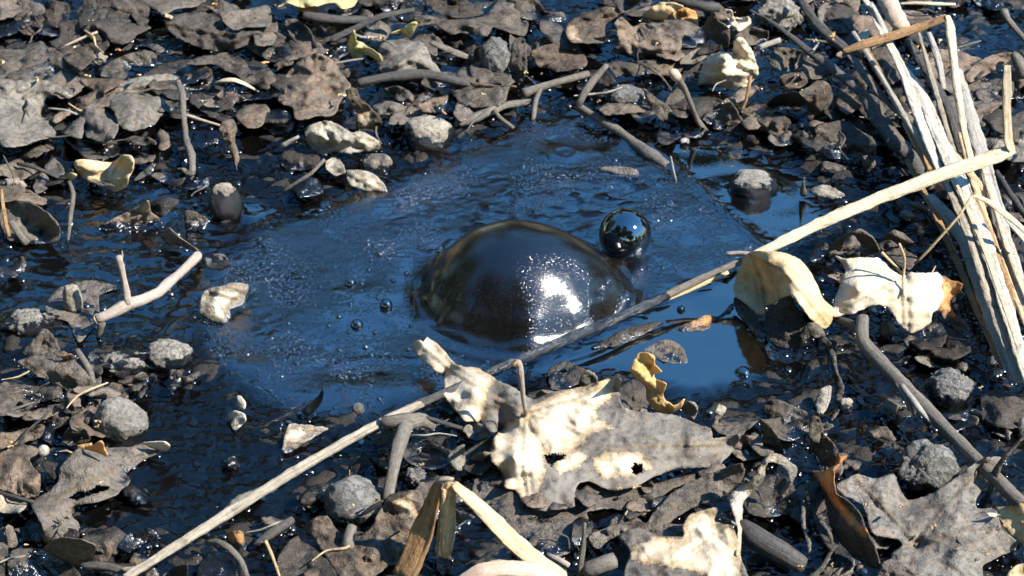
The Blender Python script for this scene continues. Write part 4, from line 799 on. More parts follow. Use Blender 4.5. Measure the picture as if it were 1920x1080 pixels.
# --- bottom centre left
L('pale_chip', 'pale cracked mud chip in the tar left of the long straw', 'B2', [(385,485,2),(410,358,10),(480,348,10),(605,368,6),(530,412,4),(440,472,2)], 'dust', dome=4, nz=3, tar=2, clean=[[(400,370),(500,355),(580,370),(500,410),(400,470)]])
L('pale_chip', 'pale torn chip above the white pebble', 'B2', [(116,312,4),(150,283,10),(202,300,10),(205,330),(188,352,4),(150,378,2)], 'dust', clean=True, z=6, dome=3, nz=3, tar=2)
L('pale_chip', 'tiny pale flake above the torn chip', 'B2', [(160,215,6),(185,210,8),(208,255,6),(195,280,3),(170,265,3)], 'dust', clean=True, dome=2, nz=2, tar=2)
L(D_, 'thin pale leaf edge hiding behind the long straw', 'B2', [(60,800),(150,700),(260,655),(270,665),(180,740),(90,810)], 'dust', z=4, dome=3, tar=2)
L(D_, 'brown grey leaf at the bottom edge under the bent branch', 'B2', [(488,845,6),(540,800,14),(600,790,16),(660,870,8),(740,890,8),(800,860,10),(870,740,14),(900,690,18),(990,668,22),(1060,690,20),(1080,960,12),(990,1022),(900,1032),(800,1100),(680,1100),(600,992,8),(540,902,6)], 'brown', z=9, dome=8, dw=36, nz=3.5, tar=1, clean=[[(900,720),(1000,690),(1050,800),(960,800)],[(660,780),(720,780),(690,860),(640,840)]], veins=[[(880,740),(940,860),(980,1010)],[(740,960),(850,1020),(980,1030)]])
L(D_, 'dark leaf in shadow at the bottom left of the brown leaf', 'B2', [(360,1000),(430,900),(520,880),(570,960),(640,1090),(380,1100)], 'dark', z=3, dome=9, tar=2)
L(D_, 'wet leaf curl at the bottom edge with bright glints', 'B2', [(-10,1000),(60,960),(150,1000),(180,1090),(-10,1100)], 'dark', z=2, dome=14, tar=18, nz=4)
L(D_, 'honey coloured scrap beside the curved bottom twig', 'B2', [(110,880,10),(140,862,16),(195,865,16),(200,930,10),(160,970,4),(125,930,6)], 'rust', clean=[[(115,870),(190,860),(195,920),(130,920)]], dome=3, nz=4)
L(D_, 'dark crumpled leaf under the long straw at bottom', 'B2', [(470,720),(520,650),(610,630),(600,680),(540,740),(490,770)], 'dark', z=3, dome=10, nz=6, tar=7)
# --- bottom centre: the big leaf
L('sycamore_leaf', 'grey cracked leaf layer beneath the big cream and grey leaf', 'B3', [(295,725),(308,640),(360,560),(600,600),(900,660),(1000,690),(1352,612),(1342,642),(1182,692),(1092,762),(1052,812),(980,792),(900,782),(800,797),(812,852),(772,932),(702,988),(640,988),(540,918),(450,872),(350,832)], 'mud', z=3, dome=3, dw=34, nz=1.2, ns=80, tar=1.5, clean=[[(620,680),(700,640),(760,720),(700,780),(600,760)]], step=4.6)
syc = L('sycamore_leaf', 'big torn leaf with cream lobes and upright stem at bottom centre', 'B3',
 [(28,60,12),(65,40,14),(80,52,14),(95,26,16),(160,75,16),(225,150,17),(320,165,20),(410,220,24),(480,250,24),(560,300,22),(650,268,26),(740,255,29),(850,225,33),(910,207,36),(948,213,36),(940,270,30),(960,330,26),(1022,355,25),(1182,370,26),(1282,410,26),(1342,430,26),(1362,475,22),(1470,458,22),(1452,520,14),(1392,580,10),(1352,600,9),(1200,607,12),(1100,642,12),(1000,690,11),(900,700,10),(800,660,13),(750,690,12),(745,770,8),(700,782,7),(600,792,7),(560,782,7),(530,762,7),(480,700,10),(440,692,10),(430,640,12),(380,570,16),(373,520,20),(410,440,22),(380,452,16),(330,402,14),(265,396,13),(200,330,13),(170,280,14),(165,200,13),(130,175,12),(70,130,10)],
 'cream', csoft=22, dome=3, dw=30, nz=1.6, ns=80, tar=0.5, step=4.4, jag=2.0, c=[(530,365,22),(480,560,21),(600,500,18),(760,350,23),(300,260,20),(900,520,19),(1100,500,22),(1250,500,23)],
 clean=[[(20,40),(100,10),(230,140),(320,155),(405,215),(360,262),(352,330),(340,400),(260,400),(160,290),(150,180),(60,140)],
        [(530,362),(420,425),(370,540),(425,640),(450,700),(490,710),(550,770),(600,765),(590,690),(625,615),(600,545),(720,540),(790,490),(800,450),(915,430),(850,390),(840,350),(900,300),(925,205),(740,250),(565,325)],
        [(640,560),(760,520),(800,560),(760,600),(680,640)],
        [(830,560),(890,535),(986,535),(1045,545),(1090,600),(986,640),(880,655),(830,600)]],
 holes=[[(992,600),(1008,580),(1022,588),(1040,584),(1046,622),(1018,634),(1000,628)], [(610,548),(650,538),(715,545),(690,566),(655,580),(640,602),(622,580)]],
 veins=[[(530,365),(520,560),(545,740)],[(530,365),(650,400),(800,460)],[(530,365),(590,470),(620,525)],[(530,365),(400,300),(200,170),(90,80)],[(530,365),(760,300),(920,220)],[(900,520),(1200,500),(1400,500)]])
pt_ = tube('petiole', None, 'B3', [(530,362,23,9),(520,300,33,10),(512,220,45,12),(503,160,54,15),(492,138,58,17)], 'pinktwig', parent=syc, tar=-5)
tube('petiole_base', None, 'B3', [(500,140,57,14),(482,148,57,10),(472,156,56,5)], 'brownreed', parent=pt_, tar=-5)
L(D_, 'grey shell like scrap left of the cream lobes', 'B3', [(183,565,8),(215,520,14),(260,500,16),(262,560,10),(258,615,4),(215,610,5)], 'dust', dome=5, nz=2, tar=1)
L(D_, 'shaded brown grey leaf under the cream lobes at their left', 'B3', [(240,560),(300,500),(380,480),(400,560),(330,630),(262,615)], 'dark', z=6, dome=4, tar=1)
L(D_, 'fluffy grey tuft at the end of the thin twig', 'B3', [(255,430),(300,400),(350,420),(370,460),(320,480),(280,470)], 'dust', z=8, dome=9, nz=6, tar=1)
L(D_, 'small folded grey leaf above the big leaf, by the long straw', 'B3', [(762,235,6),(800,172,18),(845,205,12),(840,235,5),(790,250,3)], 'dust', dome=2, tar=2)
L(D_, 'pale grey scrap behind the big leaf', 'B3', [(575,280,12),(600,262,18),(650,270,16),(640,300,12),(590,315,10)], 'dust', dome=2, tar=2)
L(D_, 'flat grey leaf film in the tar above the big leaf', 'B3', [(630,170,1),(700,135,2),(790,170,3),(780,220,2),(690,260,1),(640,250,1)], 'dark', dome=1, nz=1, tar=.6)
L(D_, 'grey leaf wedge beneath the layered leaf at bottom centre', 'B3', [(800,905),(830,890),(892,860),(912,822),(980,808),(1045,842),(1048,872),(960,892),(892,925),(840,960)], z=4, dome=8, tar=2)
# --- bottom right of centre
L('leaf_fragment', 'small upright orange curled leaf at the pool front', 'B4', [(98,165,36),(140,98,46),(202,110,46),(206,150,40),(238,182,38),(206,190,34),(212,215,30),(258,235,30),(242,290,20),(290,330,14),(338,303,18),(315,347,9),(270,367,6),(210,352,8),(170,302,16),(165,250,24),(110,202,31)], 'orange', clean=True, dome=3, dw=10, nz=1.6, tar=-5, c=[(170,220,36),(190,150,38)], th=.4)
L('rolled_leaf', 'long dark rolled leaf below the big leaf', 'B4', [(160,865,5),(270,722,10),(420,640,14),(560,590,28),(592,590,30),(602,640,16),(560,692,8),(480,742,8),(390,772,7),(300,822,6),(230,882,5)], 'mud', dome=10, dw=22, nz=2, tar=1)
L('curled_leaf', 'pale brown twisted strip of leaf standing at bottom right', 'B4', [(520,735,22),(590,672,30),(640,650,36),(680,572,44),(742,538,48),(832,602,38),(822,652,30),(772,742,16),(752,722,18),(800,652,32),(758,592,42),(702,582,44),(682,662,34),(600,752,24),(592,852,18),(582,1000,16),(562,985,18),(572,872,22),(540,765,24)], 'dust', clean=[[(520,720),(650,640),(690,560),(740,540),(760,590),(700,590),(600,760),(590,1000),(560,1000),(560,860)]], dome=1.5, dw=8, nz=1.2, tar=-5)
L('pale_leaf', 'bright cream curled leaf cut by the bottom edge', 'B4', [(45,905,12),(130,868,16),(220,900,16),(330,905,16),(328,860,18),(360,810,20),(460,778,24),(482,790,24),(470,840,20),(540,858,24),(572,920,22),(585,1000,18),(590,1120,14),(100,1120,8),(95,970,10)], 'cream', csoft=30, dome=7, dw=30, nz=1.6, ns=70, tar=-2, clean=[[(100,965),(200,905),(330,920),(325,860),(370,800),(480,775),(465,840),(545,860),(585,930),(590,1100),(470,1100),(380,1050),(260,1035),(110,1010)]])
L(D_, 'dark glossy hollow leaf behind the twisted strip', 'B4', [(600,740),(690,640),(790,650),(830,720),(800,800),(700,820),(620,800)], 'dark', z=4, dome=9, tar=5, clean=None)
L(D_, 'pointed dark leaf standing in wet tar at right', 'B4', [(668,392,28),(690,400,28),(722,430,24),(765,512,12),(768,558,3),(690,535,3),(678,460,16)], dome=4)
L(D_, 'upright dark leaf beside the rusty curled leaf', 'B4', [(888,392,36),(905,378,38),(932,392,36),(952,452,26),(990,502,20),(992,602,6),(950,612,5),(908,542,12),(888,470,26)], dome=4)
L(D_, 'thin crinkled grey leaf in wet tar by the dark bubble', 'B4', [(680,350,4),(720,305,10),(770,310,10),(880,365,4),(820,395,2),(740,410,1)], 'dark', dome=3, tar=3, nz=3)
L(D_, 'grey hook shaped scrap at the pool front', 'B4', [(470,360,14),(490,325,18),(522,340,16),(510,370,12),(488,390,10),(465,440,4),(448,435,4),(465,395,9)], 'dust', dome=2, tar=-1)
L(D_, 'grey wrinkled scrap beside the orange curled leaf', 'B4', [(320,330,8),(345,308,14),(390,325,14),(392,370,6),(372,398,3),(340,370,5)], 'dust', dome=3, nz=3, tar=2)
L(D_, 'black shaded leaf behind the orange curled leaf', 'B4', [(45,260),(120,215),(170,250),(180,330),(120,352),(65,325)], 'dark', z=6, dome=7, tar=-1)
L(D_, 'thin curved leaf blade at the bottom right of centre', 'B4', [(865,1100,4),(930,1040,8),(975,960,14),(968,890,20),(930,842,24),(950,840,24),(985,890,20),(990,970,14),(950,1050,8),(900,1100,4)], dome=1, dw=8, nz=.8)
L(D_, 'narrow upright blade left of the thin curved blade', 'B4', [(850,775,22),(866,780,22),(872,880,16),(895,930,12),(890,990,8),(858,1045,3),(876,980,8),(876,930,12),(852,870,16)], dome=1, dw=8, nz=.8)
L(D_, 'red brown leaf flake lying in the smooth tar', 'T7', [(890,835,1),(1010,790,3),(1100,750,4),(1160,762,3),(1230,690,3),(1252,700,2),(1182,782,1),(1100,832,1),(1000,842,1)], 'rust', dome=2, nz=1.5, tar=.8, clean=[[(1000,790),(1110,745),(1150,765),(1100,815),(1010,820)]])
L(D_, 'grey sunken leaf wedge in the tar above the orange leaf', 'T7', [(735,955,1),(860,888,4),(955,930,3),(982,1022,1),(850,1012,1)], 'mud', dome=1, nz=1, tar=.5)
L(D_, 'long grey sunken scrap under the middle of the long straw', 'T7', [(445,935,1),(540,880,3),(640,830,4),(800,790,3),(850,800,1),(700,880,1),(560,930,1)], 'dark', dome=1.5, nz=1.5, tar=1)
# --- right: the two bright leaves
L('oval_leaf', 'tan folded oval leaf on the long straw at right', 'T8', [(-135,592,12),(-92,470,26),(-50,400,38),(60,393,46),(150,400,48),(240,440,46),(292,500,40),(342,590,32),(372,662,26),(434,722,18),(412,802,12),(370,832,10),(300,772,24),(230,682,36),(182,640,34),(110,672,18),(50,702,10),(42,745,8),(0,745,8),(-20,745,6),(-60,690,8),(-120,650,9)], 'tan', clean=True, dome=2, dw=14, nz=.9, ns=80, tar=-5, jag=1.0, c=[(60,450,44),(150,520,43),(230,600,38),(20,520,24),(-40,560,16),(60,620,14),(330,700,27)], veins=[[(-50,410),(150,500),(260,640),(390,800)],[(-40,420),(20,560),(40,720)]], th=.45)
L('oval_leaf', 'dark drooping tip of the tan oval leaf dipping in tar', 'T8', [(-128,652,8),(-60,695,8),(-15,742,8),(25,830,5),(34,905,-1),(0,885,0),(-60,805,2),(-125,722,3)], 'dark', dome=2, nz=1.5, tar=2.5)
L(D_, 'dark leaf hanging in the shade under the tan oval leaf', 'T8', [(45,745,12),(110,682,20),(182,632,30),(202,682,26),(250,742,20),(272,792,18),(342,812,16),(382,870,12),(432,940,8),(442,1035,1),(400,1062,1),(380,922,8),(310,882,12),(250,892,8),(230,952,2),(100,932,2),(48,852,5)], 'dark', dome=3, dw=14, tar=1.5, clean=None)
L(D_, 'grey curled scrap below the tan oval leaf', 'T8', [(245,850,14),(290,795,22),(350,810,20),(385,870,12),(330,880,14),(280,885,12),(250,930,6)], 'mud', dome=3)
mp_ = L('maple_leaf', 'bright cream leaf with a thin stem at right', 'T8', [(435,420,34),(500,435,36),(590,430,36),(680,430,36),(740,480,34),(810,530,34),(870,510,36),(960,515,36),(1012,510,34),(1042,540,31),(1035,600,29),(1052,650,25),(1012,720,23),(985,742,23),(970,802,17),(870,852,13),(820,832,15),(800,802,18),(730,712,25),(670,692,27),(600,717,23),(540,742,21),(480,752,18),(420,762,15),(430,690,20),(460,600,26),(490,490,31)], 'cream', clean=True, dome=4, dw=24, nz=1.0, ns=80, tar=-5, c=[(820,600,33),(560,600,33)], veins=[[(820,540),(825,680),(830,820)],[(820,540),(700,600),(480,720)]], th=.45)
pt_ = tube('petiole', None, 'T8', [(825,640,33,6),(822,535,38,8),(828,440,50,9),(812,385,58,8),(798,350,62,7)], 'honey', parent=mp_, tar=-5)
tube('petiole_fork', None, 'T8', [(815,520,39,7),(770,470,44,7),(720,420,48,8),(700,400,50,10)], 'honey', parent=pt_, tar=-5)
L('maple_leaf', 'orange brown folded back lobe right of the bright cream leaf', 'T8', [(1030,530,29),(1090,555,28),(1155,580,28),(1132,632,20),(1090,672,16),(1112,742,12),(1155,782,9),(1195,835,5),(1140,855,2),(1090,810,5),(1050,782,8),(1030,737,14),(985,742,20),(1012,715,22),(1045,650,24)], 'rust', clean=[[(1030,530),(1155,575),(1130,640),(1080,680),(1110,740),(1140,800),(1080,760),(1020,720)]], dome=1, nz=1.5, tar=-5)
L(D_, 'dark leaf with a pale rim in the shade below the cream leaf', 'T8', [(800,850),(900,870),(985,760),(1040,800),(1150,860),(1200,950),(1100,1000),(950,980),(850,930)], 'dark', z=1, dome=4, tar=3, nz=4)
L('curled_leaf', 'dark hooded leaf with glossy edge behind the cream leaf', 'T8', [(368,412,4),(430,350,14),(490,300,24),(582,273,30),(642,310,26),(682,370,18),(692,402,10),(600,422,8),(592,372,16),(540,302,26),(500,330,20),(470,402,8),(400,442,2)], dome=2, dw=10, tar=5)
L(D_, 'small dark arched leaf beside the hooded leaf', 'T8', [(698,322,18),(770,273,26),(832,300,22),(884,350,12),(840,372,10),(760,332,16)], dome=3, dw=8)
L(D_, 'grey round leaf behind the thin stem of the cream leaf', 'T8', [(680,345),(750,330),(800,370),(860,380),(904,430),(850,494),(780,462),(715,402)], z=12, dome=6)
L(D_, 'pale grey flat chip in the still tar at right', 'T8', [(288,52,3),(370,18,8),(440,40,7),(494,80,3),(420,102,2),(340,92,2)], 'dust', dome=4, tar=2)
# --- lower right
L('maple_leaf', 'large grey mud coated maple leaf in the lower right corner', 'B5', [(125,642,14),(220,590,18),(310,610,16),(400,588,16),(432,660,10),(470,712,8),(560,692,10),(680,620,16),(760,560,22),(850,510,28),(922,508,24),(905,560,20),(842,582,16),(842,642,14),(802,702,14),(802,752,14),(892,760,18),(922,850,18),(995,912,14),(982,952,10),(880,1002,8),(830,1032,8),(800,1110,8),(400,1110,8),(388,982,8),(442,932,10),(420,902,9),(300,872,9),(250,742,12),(150,682,13)], 'light', dome=4, dw=26, nz=1.8, ns=80, tar=1, step=4.4, c=[(510,930,9),(600,850,13),(700,800,16),(350,700,15),(700,960,14)], veins=[[(510,930),(380,780),(230,620)],[(510,930),(620,780),(860,530)],[(510,930),(760,860),(930,850)],[(510,930),(480,1080)],[(440,930),(510,930)]], clean=None)
L('leaf_fragment', 'tan leaf corner at the right edge of the grey maple leaf', 'B5', [(888,752,18),(940,745,22),(990,718,28),(1060,748,28),(1060,950,18),(990,902,16),(930,842,17)], 'tan', clean=[[(880,740),(960,745),(1060,720),(1060,960),(990,900),(925,840)]], dome=3, nz=2, tar=-5)
L('curled_leaf', 'rusty curled leaf standing left of the grey maple leaf', 'B5', [(-15,582,10),(70,568,20),(120,540,32),(132,490,38),(185,500,34),(112,572,34),(122,682,34),(172,712,34),(232,772,32),(272,862,28),(312,942,20),(332,1042,10),(250,1022,5),(150,932,6),(90,832,8),(70,702,10),(30,642,10)], 'rust', clean=[[(0,570),(70,560),(130,500),(180,500),(112,580),(115,680),(150,720),(210,790),(270,860),(260,890),(180,830),(110,740),(60,660)]], dome=2, dw=14, nz=2, tar=-2)
L('curled_leaf', 'dark pointed leaf rising beside the rusty curled leaf', 'B5', [(-10,322,26),(40,313,28),(62,390,28),(134,480,22),(112,572,14),(60,562,8),(20,470,16)], 'brown', dome=3)
L(D_, 'rusty edged dark scrap at the foot of the rusty curled leaf', 'B5', [(-10,640),(40,640),(80,760),(140,900),(100,960),(20,820)], 'dark', z=4, dome=5)
L('curled_leaf', 'grey curled ribbon arching at the lower right edge', 'B5', [(1060,400,44),(1015,428,42),(960,490,36),(925,540,30),(895,620,22),(862,700,12),(838,755,4),(815,745,4),(845,680,12),(865,590,22),(905,525,30),(955,470,36),(1020,405,42)], dome=1, dw=8, nz=.8)
L(D_, 'grey fuzzy leaf at the bottom edge right of centre', 'B5', [(40,1040,6),(120,1040,8),(205,1050,6),(160,1110,4),(30,1110,4)], z=5, dome=5)
L(D_, 'dark rolled leaf at the bottom edge under the maple leaf', 'B5', [(320,1110,6),(345,1020,14),(400,1000,14),(500,1060,14),(560,1110,10)], dome=6)
L(D_, 'pale tan sliver in the lower right corner', 'B5', [(945,1090,10),(990,1030,16),(1060,1020,18),(1060,1110,10)], 'tan', clean=True, dome=2, tar=-5)
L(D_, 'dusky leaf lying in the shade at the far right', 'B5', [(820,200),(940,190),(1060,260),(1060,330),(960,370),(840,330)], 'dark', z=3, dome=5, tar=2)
L(D_, 'grey wet leaf standing in glossy tar left of the lower stick', 'B5', [(20,240,4),(60,170,14),(100,165,14),(95,230,8),(60,300,2),(30,290,2)], 'dust', dome=2, tar=2)
L(D_, 'dark torn leaf trailing below the tan oval leaf', 'B5', [(90,-10,16),(120,0,16),(130,90,12),(160,170,8),(140,280,3),(100,330,1),(120,220,4),(110,120,8)], 'mud', dome=2, dw=8, nz=3, tar=2)
L(D_, 'small dust grey scrap in wet tar by the lower stick', 'B5', [(330,265),(400,205),(460,260),(430,290),(360,300)], z=3, dome=6, nz=4, tar=5)

# ------------------------------------------------------------------ sticks, straws and reeds
S = tube
# the long straw across the whole picture
ls_ = empty('long_straw', U(960, 690, 0.0), 'long pale straw lying diagonally across the tar pool', 'straw')
S('stalk', None, 'P', [(235,1084,34,8.5),(420,968,30,9.5),(560,880,26,10),(700,800,22,9.5),(790,757,18,9)], 'dullstraw', .6, parent=ls_, tar=-9)
S('tarred_stretch', 'tar blackened stretch of the straw', 'P', [(786,758,18,9),(925,698,14,9),(1080,630,12,10),(1180,588,11,10),(1252,554,12,9)], 'darkstick', .6, parent=ls_, tar=16)
S('stalk', None, 'P', [(1240,558,12,7),(1310,524,15,7.5),(1392,488,21,7)], 'bark', .55, parent=ls_, tar=-5)
S('split_rib', 'orange brown split rib of the straw', 'P', [(1252,561,8,4),(1300,540,11,5),(1365,510,17,4)], 'honey', .6, parent=ls_, tar=-5)
bl_ = S('blade', 'bright flat end of the straw', 'P', [(1412,478,30,7),(1440,466,33,10),(1530,422,40,12),(1660,366,50,13),(1790,318,60,15),(1875,290,66,15),(1898,279,68,11)], 'straw', .28, parent=ls_, tar=-5)
S('folded_tip', 'tip of the straw folded upwards', 'T4', [(1432,850,68,22),(1410,790,74,26),(1402,600,96,24),(1402,460,112,24),(1404,368,122,18)], 'straw', .35, parent=bl_, tar=-5)
S('stem_stub', None, 'P', [(1362,476,24,4),(1385,475,25,5),(1408,478,27,6)], 'pinktwig', parent=ls_, tar=-5)
# forked twig
ft = empty('forked_twig', U(240, 570, 0.0), 'pale forked twig lying in the tar at left', 'twig')
ms_ = S('main_stem', None, 'T5', [(545,775,14,28),(640,735,16,30),(720,690,18,36),(790,670,18,30),(890,625,16,30),(950,570,14,29),(1030,500,10,26),(1112,418,6,27)], 'pinktwig', parent=ft, tar=1, rough=.1)
sb_ = S('side_branch', None, 'T5', [(722,690,19,24),(712,620,26,20),(695,540,34,17),(678,470,42,20),(668,420,48,18)], 'pinktwig', parent=ft, tar=-5, rough=.14)
S('splinter', None, 'T5', [(680,450,44,8),(688,415,48,6),(686,388,51,2)], 'pinktwig', parent=sb_, tar=-5)
S('cut_end', None, 'T5', [(536,778,13,24),(550,772,14,30)], 'pinkreed', parent=ms_, tar=-5)
S('stub', None, 'T5', [(575,790,12,20),(562,840,6,18),(552,890,0,10)], 'bark', parent=ft, tar=3)
# bent branch at the bottom
bb = empty('bent_branch', U(735, 860, 0.0), 'bent grey branch stub leaning on the long straw', 'branch')
S('branch', None, 'B2', [(1000,330,24,34),(975,370,24,38),(950,440,22,34),(925,540,18,32),(905,640,14,30),(893,715,10,30)], 'bark', parent=bb, tar=-5, rough=.1)
S('crossbar', None, 'B2', [(868,338,24,28),(930,335,25,34),(1000,335,25,40),(1060,330,20,34),(1120,360,16,28)], 'bark', parent=bb, tar=-5, rough=.1)
S('twig', 'thin dark twig left of the big cream lobed leaf', 'B3', [(0,368,24,8),(100,385,22,9),(180,410,19,10),(250,430,16,8)], 'darkstick')
S('twig', 'short stone like stub below the grey pitted stone', 'B2', [(722,835,16,22),(705,890,12,30),(698,955,8,30)], 'bark', tar=-5)
S('twig', 'black pointed twig tip right of the grey pitted stone', 'B2', [(760,790,12,6),(800,765,16,14),(850,730,22,10),(870,715,24,5)], 'darkstick', tar=-5)
S('twig', 'curved grey twig at the bottom edge left', 'B2', [(15,920,10,10),(70,915,14,14),(130,950,14,15),(185,1010,10,14),(218,1090,6,12)], 'bark')
S('stick', 'short black wet rod under the long straw at bottom', 'B2', [(250,935,6,14),(320,885,8,26),(380,845,9,26),(435,808,10,18)], 'darkstick', tar=8)
S('twig', 'thin reddish twig rising at the bottom edge', 'B2', [(303,910,24,8),(325,960,18,9),(345,1010,12,8),(372,1090,4,7)], 'honey', tar=-5)
# broken straw at bottom
bs = empty('broken_straw', U(850, 1010, 0.0), 'broken yellow brown reed folded like a tent at the bottom edge', 'straw')
S('left_leg', None, 'B3', [(150,670,62,22),(120,760,48,42),(80,880,30,50),(30,1010,14,54),(-10,1090,4,50)], 'brownreed', .35, parent=bs, tar=-5)
S('middle_strip', None, 'B3', [(205,672,62,26),(190,760,50,32),(190,860,36,34),(180,960,22,24),(172,1000,16,8)], 'honey', .35, parent=bs, tar=-5)
S('right_leg', None, 'B3', [(215,675,62,20),(260,720,58,30),(360,810,48,38),(480,930,36,42),(600,1030,26,44),(690,1100,18,44)], 'honey', .4, parent=bs, tar=-5)
S('torn_fibre', None, 'B3', [(140,662,62,14),(180,655,66,16),(212,652,68,6)], 'straw', .6, parent=bs, tar=-5)
S('torn_fibre', None, 'B3', [(170,700,60,10),(160,800,44,12),(145,900,28,8),(140,1000,12,5)], 'honey', .6, parent=bs, tar=-5)
S('reed', 'pinkish pale reed arching along the bottom edge', 'B3', [(240,1110,30,30),(330,1065,36,36),(440,1050,38,40),(560,1060,36,40),(700,1110,30,36)], 'pinkreed', .5, cat='reed', tar=-5)
S('twig', 'small dark twig with a crumbly tip at bottom centre', 'B3', [(765,1080,8,10),(775,1000,18,14),(785,930,26,10),(790,845,36,6)], 'bark', tar=-5)
S('twig', 'short pale twig at the foot of the broken straw', 'B3', [(625,985,18,8),(680,1010,18,12),(720,1035,16,12)], 'pinktwig', tar=-5)
S('reed', 'brown tube stub at the bottom edge beside the cream leaf', 'B3', [(790,1060,10,34),(850,1035,14,38),(925,1010,16,36)], 'bark', cat='reed', tar=-5)
S('stick', 'smooth dark stick below the twisted leaf strip', 'B4', [(590,860,14,36),(640,905,14,52),(740,965,12,50),(820,1010,10,44),(862,1035,8,36)], 'darkstick', tar=2, rough=.05)
# lower right stick
lr = empty('lower_stick', U(1760, 780, 0.0), 'long brown grey stick running to the lower right corner', 'stick')
sh_ = S('shaft', None, 'P', [(1618,598,22,12),(1618,640,21,13),(1650,678,20,14),(1735,765,18,13.5),(1800,832,18,12.5),(1870,900,20,13.5),(1930,962,20,14)], 'bark', parent=lr, tar=1, rough=.06)
S('splinter', None, 'B5', [(415,150,20,10),(470,240,16,12),(500,310,12,5)], 'greyreed', parent=sh_, tar=-5)
S('splinter', None, 'B5', [(440,160,22,12),(520,270,20,14),(600,365,16,5)], 'greyreed', parent=sh_, tar=-5)
S('side_stub', None, 'T8', [(440,770,10,24),(510,800,16,26),(590,850,20,22)], 'darkstick', parent=lr, tar=3)
# top sticks
S('branch', 'dark branch at top centre left of the cream yellow leaf', 'T2', [(270,88,22,24),(360,100,22,26),(480,112,20,24),(620,108,18,20)], 'darkstick', cat='branch', tar=2)
S('twig', 'short spur hanging from the dark top branch', 'T2', [(330,110,20,14),(350,150,12,13),(385,172,6,10)], 'darkstick')
S('reed', 'long flat dark blade crossing at top centre', 'T2', [(425,225,14,20),(560,160,20,20),(700,95,26,18),(890,55,30,16)], 'darkstick', .4, cat='reed', tar=2)
S('branch', 'thick muddy stick lying behind the pool at top centre', 'T2', [(575,465,10,22),(700,440,12,25),(820,425,13,30),(950,420,13,30),(1080,445,12,27),(1210,478,9,22)], 'darkstick', cat='branch', tar=3, rough=.12)
S('twig', 'flat dark twig above the thick muddy stick', 'T2', [(980,235,22,14),(1060,270,19,18),(1160,310,14,20),(1225,330,10,14)], 'bark', .6)
S('stick', 'grey stick sloping into the pool from the back shore', 'T2', [(1140,700,4,26),(1240,660,8,26),(1330,620,9,24),(1420,590,8,20),(1560,570,6,16)], 'bark', tar=5)
S('twig', 'small curved twig poking over the back shore', 'T2', [(1340,615,12,12),(1370,660,8,12),(1450,720,3,10)], 'bark', tar=2)
S('twig', 'thin pale twig leaning on the pale dry leaf at the pool shore', 'T2', [(150,1078,4,10),(240,1020,12,11),(310,975,17,11),(385,898,22,10)], 'bark', tar=2)
S('twig', 'pale club ended twig left of the pale lumpy leaf', 'T2', [(145,822,8,16),(190,795,12,12),(240,768,16,9)], 'greyreed')
S('stick', 'grey stick with a knob end crossing behind the pool', 'T3', [(65,525,12,30),(110,508,13,26),(200,478,15,22),(310,448,16,20),(430,415,16,18)], 'bark', tar=2, rough=.1)
S('stick', 'short grey stick leaning over the pitted stone', 'T3', [(372,592,12,20),(410,520,20,20),(460,450,26,22),(535,365,34,14)], 'bark', tar=2)
S('stick', 'half sunk pale stick running into the pool film', 'T3', [(370,598,8,20),(520,690,6,24),(620,750,4,24),(700,815,2.5,30),(780,875,1,40),(870,940,-1.5,34)], 'bark', tar=1.5, mud=[0,0,.2,.5,.8,1])
S('twig', 'dark vertical twig left of the half sunk stick', 'T3', [(160,500,14,12),(135,560,9,14),(122,640,4,13),(120,710,-1,10)], 'bark', tar=3)
S('twig', 'dark twig along the pool edge behind the film', 'T3', [(-10,605,5,16),(60,585,6,16),(130,565,7,14)], 'darkstick', tar=6)
kt = empty('knobbed_twig', U(1320, 245, 0.0), 'upright grey twig with a pink knob behind the pool', 'twig')
S('stem', None, 'T3', [(925,430,50,22),(965,490,38,17),(1005,580,24,15),(1040,670,10,16),(1092,745,0,18)], 'bark', parent=kt, tar=3)
S('knob', None, 'T3', [(890,400,54,16),(910,412,53,27),(930,438,49,26)], 'pinkreed', parent=kt, tar=-5)
S('stick', 'black log at the top edge right of centre', 'T3', [(900,-5,24,20),(1000,20,24,28),(1090,38,24,30),(1160,42,22,26)], 'darkstick', tar=2)
S('stick', 'pale short stick right of the pale rounded leaf lump', 'T3', [(1365,278,14,14),(1430,252,16,16),(1510,225,18,14)], 'greyreed', tar=-5)
S('twig', 'thin curved stem in front of the pale rounded leaf lump', 'T3', [(1342,425,30,10),(1330,500,22,9),(1315,570,14,9),(1285,635,6,10)], 'brownreed')
S('twig', 'thin upright twig in the still tar behind the film crease', 'T3', [(892,880,12,5),(903,930,6,6),(930,1050,0,5)], 'greyreed', tar=2)
# left sticks
S('twig', 'knotty grey twig hanging vertically at left', 'T1', [(1000,455,24,14),(1025,530,22,17),(1030,620,19,18),(1040,720,14,16),(1050,800,10,17),(1075,870,8,24),(1080,960,3,19),(1065,1070,-1,10)], 'bark', tar=3, rough=.16)
S('straw', 'short white straw pointing right at upper left', 'T1', [(958,618,14,8),(1100,665,14,9),(1245,708,14,7)], 'straw', cat='straw', tar=-5)
S('straw', 'thin buff straw in the top left puddle', 'T1', [(362,260,8,6),(460,215,12,7),(548,180,16,7)], 'straw', cat='straw', tar=-5)
S('straw', 'curved pale blade of grass at upper left', 'T1', [(1210,468,6,10),(1250,455,12,14),(1320,450,14,14),(1390,480,10,12),(1455,515,4,4)], 'straw', .5, cat='straw', tar=-5)
S('twig', 'thin upright twig standing in the tar at the left', 'T5', [(388,0,30,10),(412,70,24,14),(398,180,14,13),(380,370,-1,6)], 'bark', tar=3)
